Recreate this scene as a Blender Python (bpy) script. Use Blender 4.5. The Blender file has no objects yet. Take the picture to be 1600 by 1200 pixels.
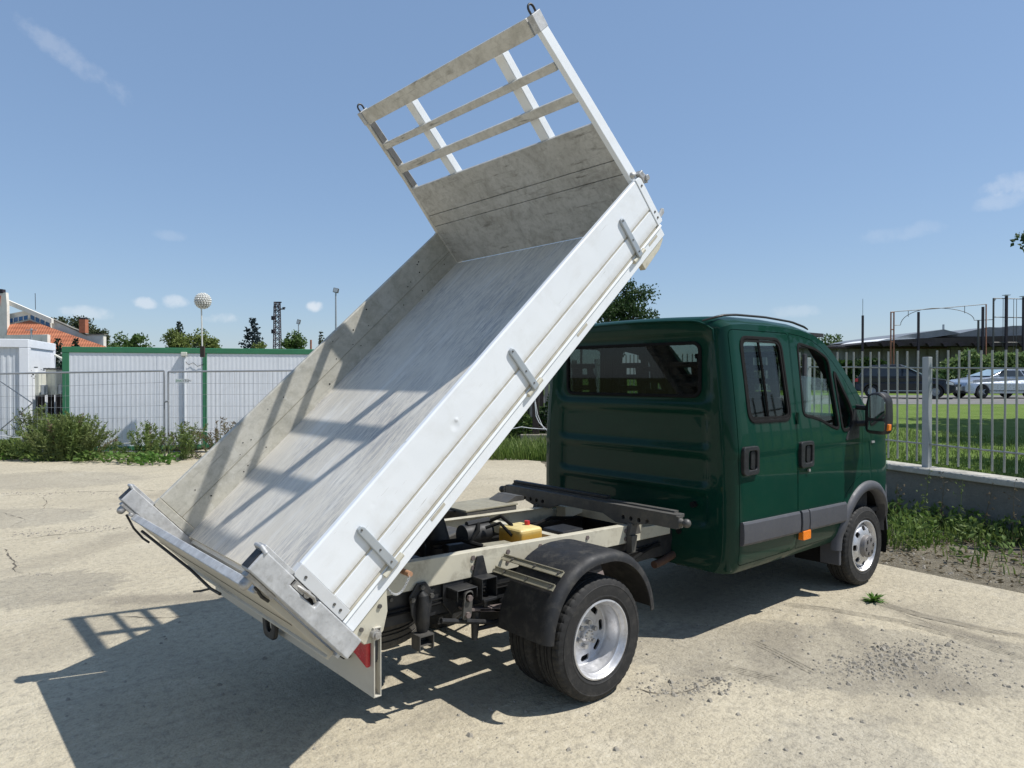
import bpy, bmesh, math, random
from mathutils import Vector, Matrix, noise
R = math.radians
scene = bpy.context.scene
COL = scene.collection
# ------------------------------------------------------------------ camera
CAM = Vector((-2.9966, -3.6920, 1.8233)); YAW = 0.8619181; PITCH = -0.0105163; FPX = 1121.88
cd = bpy.data.cameras.new('camera'); cam = bpy.data.objects.new('camera', cd); COL.objects.link(cam)
cam.location = CAM; cam.rotation_euler = (math.pi/2 + PITCH, 0, YAW - math.pi/2)
cd.sensor_width = 36.0; cd.lens = FPX/1600*36.0; cd.clip_start = .05; cd.clip_end = 3000
scene.camera = cam
# ------------------------------------------------------------------ sun and sky
SUN = Vector((.42, -.445, 1.0)).normalized()
sl = bpy.data.lights.new('sun', 'SUN'); sl.energy = 5.0; sl.angle = R(.53); sl.color = (1, .968, .92)
so = bpy.data.objects.new('sun', sl); COL.objects.link(so)
so.rotation_euler = (-SUN).to_track_quat('-Z', 'Y').to_euler(); so.location = (8, -9, 20)
world = bpy.data.worlds.new('World'); scene.world = world; world.use_nodes = True
wn = world.node_tree; wn.nodes.clear()
def wnode(t): return wn.nodes.new(t)
wout = wnode('ShaderNodeOutputWorld'); wbg = wnode('ShaderNodeBackground'); sky = wnode('ShaderNodeTexSky')
sky.sky_type = 'NISHITA'; sky.sun_disc = False
sky.sun_elevation = math.asin(SUN.z); sky.sun_rotation = math.atan2(SUN.x, SUN.y)
sky.air_density = 1.0; sky.dust_density = .45; sky.ozone_density = 1.6; sky.altitude = 0
wbg.inputs['Strength'].default_value = .117
DV = Vector((math.cos(YAW)*math.cos(PITCH), math.sin(YAW)*math.cos(PITCH), math.sin(PITCH)))
RV = Vector((math.sin(YAW), -math.cos(YAW), 0)); UV = RV.cross(DV)
def ray(px, py): return DV + RV*((px-800)/FPX) - UV*((py-600)/FPX)
wtc = wnode('ShaderNodeTexCoord'); wnz = wnode('ShaderNodeTexNoise')
wnz.inputs['Scale'].default_value = 26; wnz.inputs['Detail'].default_value = 6; wnz.inputs['Roughness'].default_value = .62
wn.links.new(wtc.outputs['Generated'], wnz.inputs['Vector'])
hz = wnode('ShaderNodeMixRGB'); hz.inputs['Fac'].default_value = .46; hz.inputs['Color2'].default_value = (2.15, 3.4, 5.6, 1); wn.links.new(sky.outputs['Color'], hz.inputs['Color1'])   # summer haze evens the sky out
last = hz.outputs['Color']
# small fair-weather clouds and one cirrus wisp: (view direction, half width, half height, tilt, density)
for (px, py, hw, hh, rot, den) in [(226,474,.014,.008,0,.4),(278,472,.017,.010,0,.4),(130,489,.027,.010,0,.3),(120,94,.058,.016,-.62,.15),(1582,285,.034,.014,.2,.22),
        (1572,312,.034,.012,.1,.17),(352,497,.026,.009,0,.3),(493,478,.012,.009,0,.55),(262,368,.022,.008,0,.10),(1240,487,.04,.010,0,.16),(1400,365,.05,.012,.1,.10)]:
    c = ray(px, py).normalized(); rt = RV*math.cos(rot) + UV*math.sin(rot); up = UV*math.cos(rot) - RV*math.sin(rot)
    ds = []
    for ax, s in ((rt, hw), (up, hh)):
        n = wnode('ShaderNodeVectorMath'); n.operation = 'DOT_PRODUCT'; n.inputs[1].default_value = ax/s
        wn.links.new(wtc.outputs['Generated'], n.inputs[0])
        m = wnode('ShaderNodeMath'); m.operation = 'SUBTRACT'; m.inputs[1].default_value = c.dot(ax)/s
        wn.links.new(n.outputs['Value'], m.inputs[0])
        p = wnode('ShaderNodeMath'); p.operation = 'MULTIPLY'; wn.links.new(m.outputs[0], p.inputs[0]); wn.links.new(m.outputs[0], p.inputs[1])
        ds.append(p)
    a = wnode('ShaderNodeMath'); a.operation = 'ADD'; wn.links.new(ds[0].outputs[0], a.inputs[0]); wn.links.new(ds[1].outputs[0], a.inputs[1])
    q = wnode('ShaderNodeMath'); q.operation = 'MULTIPLY_ADD'; q.inputs[1].default_value = 3.2; q.inputs[2].default_value = -.95
    wn.links.new(wnz.outputs['Fac'], q.inputs[0])
    e = wnode('ShaderNodeMath'); e.operation = 'SUBTRACT'; wn.links.new(q.outputs[0], e.inputs[0]); wn.links.new(a.outputs[0], e.inputs[1])
    g = wnode('ShaderNodeMapRange'); g.interpolation_type = 'SMOOTHSTEP'; g.inputs['From Min'].default_value = -.25; g.inputs['From Max'].default_value = .8; g.inputs['To Max'].default_value = den
    wn.links.new(e.outputs[0], g.inputs['Value'])
    dt = wnode('ShaderNodeVectorMath'); dt.operation = 'DOT_PRODUCT'; dt.inputs[1].default_value = c; wn.links.new(wtc.outputs['Generated'], dt.inputs[0])
    gt = wnode('ShaderNodeMath'); gt.operation = 'GREATER_THAN'; gt.inputs[1].default_value = .5; wn.links.new(dt.outputs['Value'], gt.inputs[0])
    fm = wnode('ShaderNodeMath'); fm.operation = 'MULTIPLY'; wn.links.new(g.outputs[0], fm.inputs[0]); wn.links.new(gt.outputs[0], fm.inputs[1])
    mx = wnode('ShaderNodeMixRGB'); mx.inputs['Color2'].default_value = (7.6, 7.7, 7.9, 1)
    wn.links.new(fm.outputs[0], mx.inputs['Fac']); wn.links.new(last, mx.inputs['Color1']); last = mx.outputs['Color']
wn.links.new(last, wbg.inputs['Color']); wn.links.new(wbg.outputs[0], wout.inputs['Surface'])
scene.view_settings.view_transform = 'Standard'; scene.view_settings.look = 'None'
scene.view_settings.exposure = .10; scene.view_settings.gamma = 1; scene.view_settings.use_curve_mapping = False
# ------------------------------------------------------------------ materials
def srgb(r, g, b):
    f = lambda c: (c/12.92 if c <= .04045 else ((c+.055)/1.055)**2.4)
    return (f(r/255), f(g/255), f(b/255))
class NT:
    def __init__(s, name):
        s.m = bpy.data.materials.new(name); s.m.use_nodes = True; s.t = s.m.node_tree; s.t.nodes.clear()
        s.out = s.n('ShaderNodeOutputMaterial'); s.b = s.n('ShaderNodeBsdfPrincipled'); s.l(s.b.outputs[0], s.out.inputs['Surface'])
    def n(s, t, **k):
        x = s.t.nodes.new(t)
        for a, v in k.items(): setattr(x, a, v)
        return x
    def l(s, a, b): s.t.links.new(a, b)
    def coord(s, kind='Object', scale=(1,1,1), rot=(0,0,0)):
        if kind == 'World': src = s.n('ShaderNodeNewGeometry').outputs['Position']
        else: src = s.n('ShaderNodeTexCoord').outputs[kind]
        mp = s.n('ShaderNodeMapping'); mp.inputs['Scale'].default_value = scale; mp.inputs['Rotation'].default_value = rot
        s.l(src, mp.inputs['Vector']); return mp.outputs[0]
    def noise(s, vec, scale, detail=4, rough=.55, dist=0):
        x = s.n('ShaderNodeTexNoise'); x.inputs['Scale'].default_value = scale; x.inputs['Detail'].default_value = detail
        x.inputs['Roughness'].default_value = rough; x.inputs['Distortion'].default_value = dist; s.l(vec, x.inputs['Vector']); return x.outputs['Fac']
    def voro(s, vec, scale, feature='F1', out='Distance'):
        x = s.n('ShaderNodeTexVoronoi'); x.feature = feature; x.inputs['Scale'].default_value = scale; s.l(vec, x.inputs['Vector']); return x.outputs[out]
    def ramp(s, fac, stops):
        x = s.n('ShaderNodeValToRGB'); e = x.color_ramp.elements
        while len(e) < len(stops): e.new(.5)
        for i, (p, c) in enumerate(stops):
            e[i].position = p; e[i].color = (c, c, c, 1) if isinstance(c, (int, float)) else (*c, 1)
        s.l(fac, x.inputs['Fac']); return x.outputs['Color']
    def mix(s, fac, a, b, mode='MIX'):
        x = s.n('ShaderNodeMixRGB', blend_type=mode)
        for i, v in ((0, fac), (1, a), (2, b)):
            if isinstance(v, (int, float)): x.inputs[i].default_value = v if i == 0 else (v, v, v, 1)
            elif isinstance(v, tuple): x.inputs[i].default_value = (*v, 1)
            else: s.l(v, x.inputs[i])
        return x.outputs[0]
    def bump(s, h, dist=.01, strength=1, prev=None):
        x = s.n('ShaderNodeBump'); x.inputs['Distance'].default_value = dist; x.inputs['Strength'].default_value = strength
        s.l(h, x.inputs['Height'])
        if prev is not None: s.l(prev, x.inputs['Normal'])
        s.l(x.outputs[0], s.b.inputs['Normal']); return x.outputs[0]
    def set(s, **k):
        for a, v in k.items():
            i = s.b.inputs[{'color':'Base Color','rough':'Roughness','metal':'Metallic','spec':'Specular IOR Level','coat':'Coat Weight','coatr':'Coat Roughness','alpha':'Alpha','trans':'Transmission Weight','sss':'Subsurface Weight','emit':'Emission Color','es':'Emission Strength','sheen':'Sheen Weight'}[a]]
            if isinstance(v, (int, float)): i.default_value = v
            elif isinstance(v, tuple): i.default_value = (*v, 1)
            else: s.l(v, i)
        return s
MATS = {}
def pmat(name, col, rough=.5, metal=0, var=.12, scale=6, dirt=None, dirt_amt=.25, bump=0, bscale=40, coat=0, kind='Object', spec=.5, rvar=.1):
    n = NT(name); v = n.coord(kind)
    f = n.noise(v, scale, 5, .6)
    lo = tuple(c*(1-var) for c in col); hi = tuple(min(1, c*(1+var)) for c in col)
    c = n.ramp(f, [(.3, lo), (.7, hi)])
    if dirt:
        g = n.noise(v, scale*2.3, 8, .68, .3)
        c = n.mix(n.ramp(g, [(.5-.0, 0.), (.78, dirt_amt)]), c, dirt)
    n.set(color=c, metal=metal, coat=coat, coatr=.06, spec=spec)
    n.set(rough=n.ramp(n.noise(v, scale*3, 4), [(.3, max(.02, rough-rvar)), (.7, min(1, rough+rvar))]))
    if bump: n.bump(n.noise(v, bscale, 4), bump, .6)
    MATS[name] = n.m; return n.m
pmat('white_paint', (.75,.775,.79), .38, 0, .025, 3, (.42,.37,.29), .16, .0006, 30, rvar=.06)
pmat('grey_white', (.55,.56,.56), .45, 0, .04, 5, (.3,.27,.22), .2)
pmat('cream_paint', (.52,.49,.39), .5, 0, .1, 4, (.17,.14,.095), .75, .0004, 60)
pmat('cream_panel', (.50,.475,.405), .5, 0, .05, 3, (.28,.22,.15), .35)
pmat('galvanised', (.46,.465,.465), .62, .3, .2, 16, (.24,.23,.21), .6, .0008, 50)
pmat('strap_grey', (.40,.43,.45), .42, .35, .05, 6, (.25,.25,.24), .2)
pmat('steel_bright', (.42,.41,.39), .5, .5, .15, 20, (.16,.12,.085), .75)
pmat('rust', (.085,.045,.028), .8, .1, .35, 20, (.08,.04,.03), .6, .001, 60)
pmat('rusty_pin', (.38,.21,.12), .7, .1, .3, 30)
pmat('chassis_black', (.013,.014,.016), .55, 0, .25, 8, (.10,.09,.075), .35, .0008, 40)
pmat('bar_grey', (.085,.082,.076), .55, .2, .15, 8, (.2,.18,.14), .5, .0006, 60)
pmat('spring_brown', (.16,.13,.12), .7, .1, .2, 12)
pmat('black_plastic', (.011,.0115,.013), .5, 0, .15, 12, (.09,.09,.085), .25, .0006, 300)
pmat('fender_plastic', (.012,.0125,.014), .62, 0, .2, 6, (.13,.12,.10), .45, .0006, 160)
pmat('moulding', (.062,.064,.073), .55, 0, .06, 5, (.14,.13,.12), .2, .0005, 240)
pmat('rubber_black', (.010,.010,.010), .85, 0, .2, 20, spec=.15)
pmat('interior', (.018,.018,.02), .8, 0, .2, 10)
pmat('seat_fabric', (.030,.031,.035), .9, 0, .25, 60)
pmat('tyre', (.014,.0137,.0133), .78, 0, .2, 10, (.11,.10,.088), .32, .0012, 120)
pmat('tyre_dusty', (.07,.065,.057), .9, 0, .2, 10, (.17,.155,.13), .6, .0012, 120)
pmat('rim', (.60,.60,.61), .40, .6, .06, 8, (.17,.15,.125), .55, .0004, 60)
pmat('hub_grey', (.20,.19,.185), .45, .3, .1, 12, (.3,.27,.22), .3)
pmat('khaki_strip', (.30,.28,.21), .6, .2, .12, 12, (.12,.1,.07), .5)
pmat('groove_beige', (.46,.43,.35), .8, 0, .15, 12, (.25,.21,.15), .5)
pmat('globe_grey', (.20,.20,.19), .6)
pmat('red_cap', (.5,.02,.02), .4)
pmat('orange_lens', (.85,.22,.015), .25, 0, .1, 40, coat=.4)
pmat('red_lens', (.48,.012,.02), .22, 0, .15, 30, coat=.5)
pmat('mirror_glass', (.8,.85,.85), .03, 1, 0, 2, rvar=.01)
pmat('badge', (.45,.46,.46), .4, .3)
pmat('fence_paint', (.36,.38,.385), .5, .2, .05, 5, (.22,.21,.19), .25)
pmat('fence_bar', (.34,.345,.31), .5, .25, .1, 5, (.25,.22,.16), .35)
pmat('mesh_wire', (.33,.34,.35), .5, .5, .1, 4)
pmat('container_white', (.74,.76,.79), .5, 0, .025, 2, (.45,.45,.44), .25)
pmat('container_grey', (.60,.63,.66), .5, 0, .03, 2, (.4,.4,.4), .25)
pmat('frame_green', (.035,.18,.085), .5, 0, .07, 3, (.09,.16,.10), .3)
pmat('box_cream', (.60,.60,.52), .5, 0, .04, 4, (.35,.33,.27), .3)
pmat('plaster', (.72,.69,.62), .85, 0, .05, 1.2, (.38,.33,.26), .45)
pmat('window_blue', (.05,.16,.36), .15, 0, .12, 3)
pmat('brick_red', (.40,.14,.075), .85, 0, .2, 6)
pmat('dark_iron', (.030,.022,.028), .6, .2, .2, 4)
pmat('rust_frame', (.34,.15,.09), .75, .1, .25, 4)
pmat('roof_sheet', (.17,.19,.21), .6, .2, .2, 1.5, (.35,.34,.33), .4)
pmat('roof_dark', (.028,.024,.024), .8, 0, .3, 2)
pmat('shed_wall', (.25,.24,.225), .85, 0, .25, 1.0, (.09,.08,.07), .6)
pmat('bark', (.075,.055,.04), .9, 0, .3, 12, None, 0, .01, 20)
pmat('wood_grey', (.21,.195,.175), .85, 0, .25, 8, (.08,.07,.06), .5)
pmat('wood_dark', (.045,.032,.026), .85, 0, .3, 8)
pmat('lamp_white', (.58,.58,.54), .45, 0, .06, 20, (.4,.38,.32), .3)
pmat('cable_white', (.62,.63,.62), .5, 0, .08, 6)
pmat('sign_white', (.78,.79,.77), .5)
pmat('sign_green', (.05,.25,.10), .5)
pmat('sign_black', (.03,.03,.03), .5)
pmat('dark_car', (.008,.009,.013), .35, .0, .1, 4, coat=.3)
pmat('silver_car', (.42,.46,.52), .3, .5, .04, 4, coat=.7)
pmat('car_glass', (.03,.038,.045), .06, 0, .1, 3)
pmat('car_glass_light', (.30,.40,.45), .08, 0, .2, 3)  # windscreen copy of car_glass, the light on it put in as pale blue
pmat('car_lamp', (.75,.77,.8), .15, .3, .1, 30)
pmat('plate_white', (.75,.76,.76), .5)
pmat('litter_white', (.7,.7,.68), .7)
pmat('stone', (.27,.245,.20), .9, 0, .25, 20, (.2,.18,.15), .5)
pmat('brown_plaster', (.19,.15,.11), .9, 0, .2, 3)

def mk_green():
    n = NT('green_paint'); v = n.coord('Object')
    c = n.ramp(n.noise(v, 1.6, 4), [(.3, (.0004,.029,.0178)), (.7, (.0006,.034,.0205))])
    dust = n.ramp(n.noise(v, 9, 8, .7), [(.50, 0.), (.85, .03)])
    sep = n.n('ShaderNodeSeparateXYZ'); n.l(v, sep.inputs[0])
    low = n.n('ShaderNodeMapRange'); low.inputs['From Min'].default_value = .80; low.inputs['From Max'].default_value = .48; low.inputs['To Max'].default_value = .10; n.l(sep.outputs['Z'], low.inputs['Value'])
    g = n.n('ShaderNodeMath', operation='MULTIPLY'); n.l(low.outputs[0], g.inputs[0]); n.l(n.noise(v, 5, 6, .7), g.inputs[1])
    s = n.n('ShaderNodeMath', operation='ADD'); n.l(dust, s.inputs[0]); n.l(g.outputs[0], s.inputs[1])
    n.set(color=n.mix(s.outputs[0], c, (.20,.185,.14)), coat=.28, coatr=.02, rough=.5, spec=.1)
    n.bump(n.noise(v, 2.2, 2), .003, .25); MATS['green_paint'] = n.m
mk_green()
def mk_board():
    n = NT('board_white'); u = n.coord('Object')
    c = n.ramp(n.noise(u, 2.0, 3), [(.3, (.70,.725,.74)), (.7, (.75,.77,.78))])
    c = n.mix(n.ramp(n.noise(u, 5, 6, .7, .3), [(.50, 0.), (.80, .30)]), c, (.48,.46,.41))
    for rot, th in (((0, R(20), 0), .70), ((0, R(-48), 0), .71)):
        s = n.noise(n.coord('Object', (1.6, 1, 42), rot), 2.6, 4, .6, .0); c = n.mix(n.ramp(s, [(th, 0.), (th+.012, .55)]), c, (.42,.41,.38))
    spk = n.ramp(n.voro(u, 24), [(.0, 1.), (.045, .0)]); c = n.mix(n.mix(1.0, spk, n.ramp(n.noise(u, 4, 3), [(.54, 0.), (.60, .8)]), 'MULTIPLY'), c, (.22,.20,.17))
    # run-down dirt that gathers low on the boards and along the groove
    sp = n.n('ShaderNodeSeparateXYZ'); n.l(u, sp.inputs[0]); st = n.noise(n.coord('Object', (16, 1, 1.2)), 1.5, 5, .7)
    for z0, z1 in ((.03,-.02),(.125,.092)):
        lo = n.n('ShaderNodeMapRange'); lo.inputs['From Min'].default_value = z0; lo.inputs['From Max'].default_value = z1; n.l(sp.outputs['Z'], lo.inputs['Value'])
        if z0 > .1:
            up = n.n('ShaderNodeMath', operation='GREATER_THAN'); up.inputs[1].default_value = .09; n.l(sp.outputs['Z'], up.inputs[0]); k = n.n('ShaderNodeMath', operation='MULTIPLY'); n.l(lo.outputs[0], k.inputs[0]); n.l(up.outputs[0], k.inputs[1]); f = k.outputs[0]
        else: f = lo.outputs[0]
        k = n.n('ShaderNodeMath', operation='MULTIPLY'); n.l(f, k.inputs[0]); n.l(st, k.inputs[1]); c = n.mix(k.outputs[0], c, (.40,.35,.26))
    n.set(color=c, rough=.36, spec=.45)
    h = n.noise(u, 3.2, 2)
    for du, dn, w, amp in ((.945,.162,.034,.55),(.97,.176,.016,-.4),(.42,.22,.02,.12),(1.83,.15,.025,.14)):
        d = n.n('ShaderNodeVectorMath', operation='DISTANCE'); d.inputs[1].default_value = (du, -1.014, dn); n.l(u, d.inputs[0])
        g = n.n('ShaderNodeMapRange'); g.interpolation_type = 'SMOOTHSTEP'; g.inputs['From Max'].default_value = w; g.inputs['To Min'].default_value = -amp; g.inputs['To Max'].default_value = 0; n.l(d.outputs['Value'], g.inputs['Value'])
        a = n.n('ShaderNodeMath', operation='ADD'); n.l(h, a.inputs[0]); n.l(g.outputs[0], a.inputs[1]); h = a.outputs[0]
    n.bump(h, .008, .7); MATS['board_white'] = n.m
mk_board()
def mk_tank():
    n = NT('yellow_tank'); v = n.coord('Object'); sp = n.n('ShaderNodeSeparateXYZ'); n.l(v, sp.inputs[0])
    mr = n.n('ShaderNodeMapRange'); mr.inputs['From Min'].default_value = .80; mr.inputs['From Max'].default_value = .85; n.l(sp.outputs['Z'], mr.inputs['Value'])
    c = n.mix(mr.outputs[0], (.58,.33,.045), (.66,.56,.25)); c = n.mix(n.ramp(n.noise(v, 9, 6, .7), [(.45, 0.), (.75, .55)]), c, (.30,.20,.08))
    n.set(color=c, rough=.5, sss=.0); n.bump(n.noise(v, 14, 3), .003, .5); MATS['yellow_tank'] = n.m
mk_tank()
def mk_floor():
    n = NT('bed_floor'); u = n.coord('Object')
    base = n.ramp(n.noise(u, 2.2, 5), [(.3, (.56,.52,.44)), (.7, (.655,.62,.545))])
    patch = n.ramp(n.noise(u, 1.5, 4, .6, .5), [(.36, .15), (.62, 1.)])
    a = n.noise(n.coord('Object', (2.6, 24, 1)), 1.5, 6, .7, .5); b = n.noise(n.coord('Object', (8, 70, 1)), 1.5, 5, .72, .3); g = n.noise(n.coord('Object', (1.0, 7, 1)), 1.6, 5, .65, .4)
    c = n.mix(n.mix(1.0, n.ramp(a, [(.46, 0.), (.66, .75)]), patch, 'MULTIPLY'), base, (.25,.26,.285))
    c = n.mix(n.mix(1.0, n.ramp(b, [(.50, 0.), (.64, .8)]), patch, 'MULTIPLY'), c, (.22,.225,.24))
    c = n.mix(n.ramp(g, [(.32, .5), (.46, 0.)]), c, (.70,.69,.655))
    c = n.mix(n.ramp(b, [(.30, .5), (.40, 0.)]), c, (.72,.71,.68))
    spk = n.ramp(n.voro(n.coord('Object', (14, 40, 1)), 1.0), [(.0, 1.), (.09, .0)]); c = n.mix(n.mix(1.0, spk, n.ramp(n.noise(u, 3, 3), [(.55, 0.), (.62, .8)]), 'MULTIPLY'), c, (.10,.095,.09))
    n.set(color=c, rough=.62, metal=.0); n.bump(b, .0012, .5); MATS['bed_floor'] = n.m
mk_floor()
def mk_alu(name, base, yel, grime, axis):
    n = NT(name); u = n.coord('Object'); v = n.coord('Object', axis)
    c = n.ramp(n.noise(u, 3.0, 6, .62), [(.28, yel), (.7, base)])
    c = n.mix(n.ramp(n.noise(u, 6.5, 9, .74, .6), [(.46, 0.), (.74, .75)]), c, grime)
    c = n.mix(n.ramp(n.noise(v, 5, 6, .7, .5), [(.62, 0.), (.78, .5)]), c, (.70,.69,.66))
    spk = n.ramp(n.voro(u, 55), [(.0, 1.), (.06, .0)]); msk = n.ramp(n.noise(u, 7, 3), [(.56, 0.), (.62, 1.)])
    c = n.mix(n.mix(1.0, spk, msk, 'MULTIPLY'), c, (.05,.045,.04))
    scr = n.ramp(n.noise(n.coord('Object', (9, 4.2, 9)), 6, 9, .78, 1.5), [(.64, 0.), (.70, .55)]); c = n.mix(scr, c, (.12,.11,.095))
    c = n.mix(n.mix(1.0, n.ramp(n.noise(n.coord('Object', (1, 1.6, 15)), 2.4, 8, .72, .4), [(.56, 0.), (.66, .75)]), n.ramp(n.noise(u, 2.4, 3), [(.45, 0.), (.60, 1.)]), 'MULTIPLY'), c, (.10,.092,.075))
    c = n.mix(n.ramp(n.noise(u, 26, 5, .75), [(.48, 0.), (.70, .5)]), c, grime); c = n.mix(n.ramp(n.noise(u, 17, 6, .75, .8), [(.28, .45), (.42, 0.)]), c, (.68,.67,.63))
    n.set(color=c, rough=.55, metal=.15); n.bump(n.noise(u, 40, 5), .0008, .5); MATS[name] = n.m
mk_alu('alu_headboard', (.50,.495,.47), (.43,.42,.385), (.20,.19,.165), (1, .5, 8))
mk_alu('alu_slat', (.62,.605,.56), (.55,.53,.475), (.30,.285,.245), (1, .5, 8))  # lighter than alu_headboard: bounce light on the slats put into the colour
mk_alu('alu_side', (.52,.505,.45), (.46,.435,.36), (.28,.27,.22), (.4, 1, 9))
STAINS = [(2.72,-1.9,.42,.10,85,.6),(2.95,-1.55,.5,.3,80,.3),(1.75,-1.95,.55,.28,80,.45),(1.45,-1.2,.6,.25,20,.35),(.55,-1.15,.55,.16,10,.35),(-1.36,2.65,.9,.16,-35,.55),(-2.0,2.2,1.1,.5,30,.25),(1.2,-1.95,.5,.3,60,.25),(-1.2,5.2,1.6,.3,40,.3),(.6,8.5,2.2,.35,30,.25),(2.2,-1.35,.6,.12,40,.3),(-.7,-.5,.5,.2,0,.2)]
WORN = [(1.65,-1.5,1.35,.55,-47,.80),(-1.1,11.3,1.5,1.0,-41,.84),(-1.85,7.5,.9,.6,-41,.82),(-2.05,3.6,.55,.5,-30,.78),(.1,-2.3,.8,.4,20,.86)]
def mapr(n, s, a, b):
    x = n.n('ShaderNodeMapRange'); x.interpolation_type = 'SMOOTHSTEP'; x.inputs['From Min'].default_value = a; x.inputs['From Max'].default_value = b; n.l(s, x.inputs['Value']); return x.outputs[0]
def mk_concrete(name='yard_concrete', tint=1.0):
    n = NT(name); v = n.coord('World')
    big = n.noise(v, .28, 3, .6, .4); med = n.noise(v, 1.5, 5, .65, .3); fin = n.noise(v, 19, 4, .62); gr = n.noise(v, 62, 3, .6)
    c = n.ramp(big, [(.30, (.385,.337,.243)), (.55, (.455,.403,.297)), (.75, (.50,.447,.335))])
    c = n.mix(n.ramp(med, [(.48, 0.), (.72, .28)]), c, (.275,.242,.183))
    c = n.mix(n.ramp(med, [(.26, .5), (.42, 0.)]), c, (.55,.50,.395))
    c = n.mix(n.ramp(fin, [(.50, 0.), (.66, .55)]), c, (.25,.225,.18))
    c = n.mix(n.ramp(fin, [(.30, .5), (.44, 0.)]), c, (.57,.52,.41))
    c = n.mix(n.ramp(gr, [(.54, 0.), (.66, .32)]), c, (.21,.19,.155))
    c = n.mix(n.ramp(gr, [(.32, .32), (.44, 0.)]), c, (.60,.555,.455))
    st = n.noise(n.coord('World', (.35, 4.5, 1), (0,0,R(42))), 1.3, 2, .5, .8)
    c = n.mix(n.ramp(st, [(.54, 0.), (.72, .22)]), c, (.26,.235,.19))
    pv = n.ramp(n.noise(v, .7, 6, .62, .9), [(.53, 0.), (.57, .14)])
    c = n.mix(pv, c, (.30,.27,.21))
    pit = n.ramp(n.voro(v, 17), [(.0, 1.), (.10, .0)]); c = n.mix(n.mix(1.0, pit, n.ramp(n.noise(v, 1.9, 4, .6), [(.50, 0.), (.60, .8)]), 'MULTIPLY'), c, (.13,.115,.09))
    # oil-dark tracks and dirt patches on the yard: (x, y, half length, half width, heading, strength)
    wob = n.noise(v, 2.2, 5, .65, .5); gm = n.n('ShaderNodeNewGeometry').outputs['Position']
    for (sx, sy, ha, hb, rot, amt) in STAINS:
        mp = n.n('ShaderNodeMapping'); mp.vector_type = 'TEXTURE'; mp.inputs['Location'].default_value = (sx, sy, 0); mp.inputs['Rotation'].default_value = (0,0,R(rot)); mp.inputs['Scale'].default_value = (ha, hb, 1); n.l(gm, mp.inputs['Vector'])
        ln = n.n('ShaderNodeVectorMath', operation='LENGTH'); n.l(mp.outputs[0], ln.inputs[0])
        ad = n.n('ShaderNodeMath', operation='MULTIPLY_ADD'); n.l(wob, ad.inputs[0]); ad.inputs[1].default_value = 1.6; n.l(ln.outputs['Value'], ad.inputs[2])
        c = n.mix(n.ramp(ad.outputs[0], [(.55, 0.), (.56, 0.)]) if False else n.ramp(mapr(n, ad.outputs[0], 1.15, 2.0), [(0., amt), (1., 0.)]), c, (.17,.15,.12))
    # places where the top layer has broken away to greyer concrete
    rag = n.noise(v, 4.5, 9, .72, .9)
    for (sx, sy, ha, hb, rot, amt) in WORN:
        mp = n.n('ShaderNodeMapping'); mp.vector_type = 'TEXTURE'; mp.inputs['Location'].default_value = (sx, sy, 0); mp.inputs['Rotation'].default_value = (0,0,R(rot)); mp.inputs['Scale'].default_value = (ha, hb, 1); n.l(gm, mp.inputs['Vector'])
        ln = n.n('ShaderNodeVectorMath', operation='LENGTH'); n.l(mp.outputs[0], ln.inputs[0])
        ad = n.n('ShaderNodeMath', operation='MULTIPLY_ADD'); n.l(rag, ad.inputs[0]); ad.inputs[1].default_value = 1.5; n.l(ln.outputs['Value'], ad.inputs[2])
        c = n.mix(mapr(n, ad.outputs[0], 1.95, 1.78), c, n.mix(1.0, c, (amt, amt*1.01, amt*1.04), 'MULTIPLY'))
    n.set(color=c, rough=.92, spec=.15)
    b1 = n.bump(n.mix(.4, fin, gr), .022, 1.0)
    n.bump(med, .06, .55, b1)
    MATS[name] = n.m
mk_concrete()
pmat('track_dust', (.235,.21,.165), .95, 0, .2, 20)
def ground_mat(name, cols, sc=2.0, b=.03, sp=None):
    n = NT(name); v = n.coord('World')
    c = n.ramp(n.noise(v, sc, 8, .68, .3), [(.25, cols[0]), (.5, cols[1]), (.75, cols[2])])
    c = n.mix(n.ramp(n.noise(v, sc*9, 6, .7), [(.4, 0.), (.75, .6)]), c, cols[0])
    if sp: c = n.mix(n.ramp(n.voro(v, 30, 'F1'), [(.16, 1.), (.22, 0.)]), c, sp)
    n.set(color=c, rough=.95, spec=.1); n.bump(n.noise(v, sc*14, 6, .7), b, .9); MATS[name] = n.m
ground_mat('soil', ((.085,.072,.052), (.19,.168,.125), (.30,.265,.20)), 3.0, .03, (.30,.28,.235))
ground_mat('lawn_ground', ((.075,.12,.024), (.125,.185,.04), (.17,.22,.065)), 1.3, .03)
ground_mat('field', ((.06,.075,.03), (.11,.115,.055), (.19,.17,.10)), .8, .04)
ground_mat('asphalt', ((.14,.14,.135), (.19,.185,.175), (.24,.23,.215)), 1.2, .01)
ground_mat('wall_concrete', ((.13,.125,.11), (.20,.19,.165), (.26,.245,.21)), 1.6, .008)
ground_mat('cap_concrete', ((.30,.29,.25), (.44,.42,.37), (.54,.52,.46)), 3.0, .006)
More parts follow.
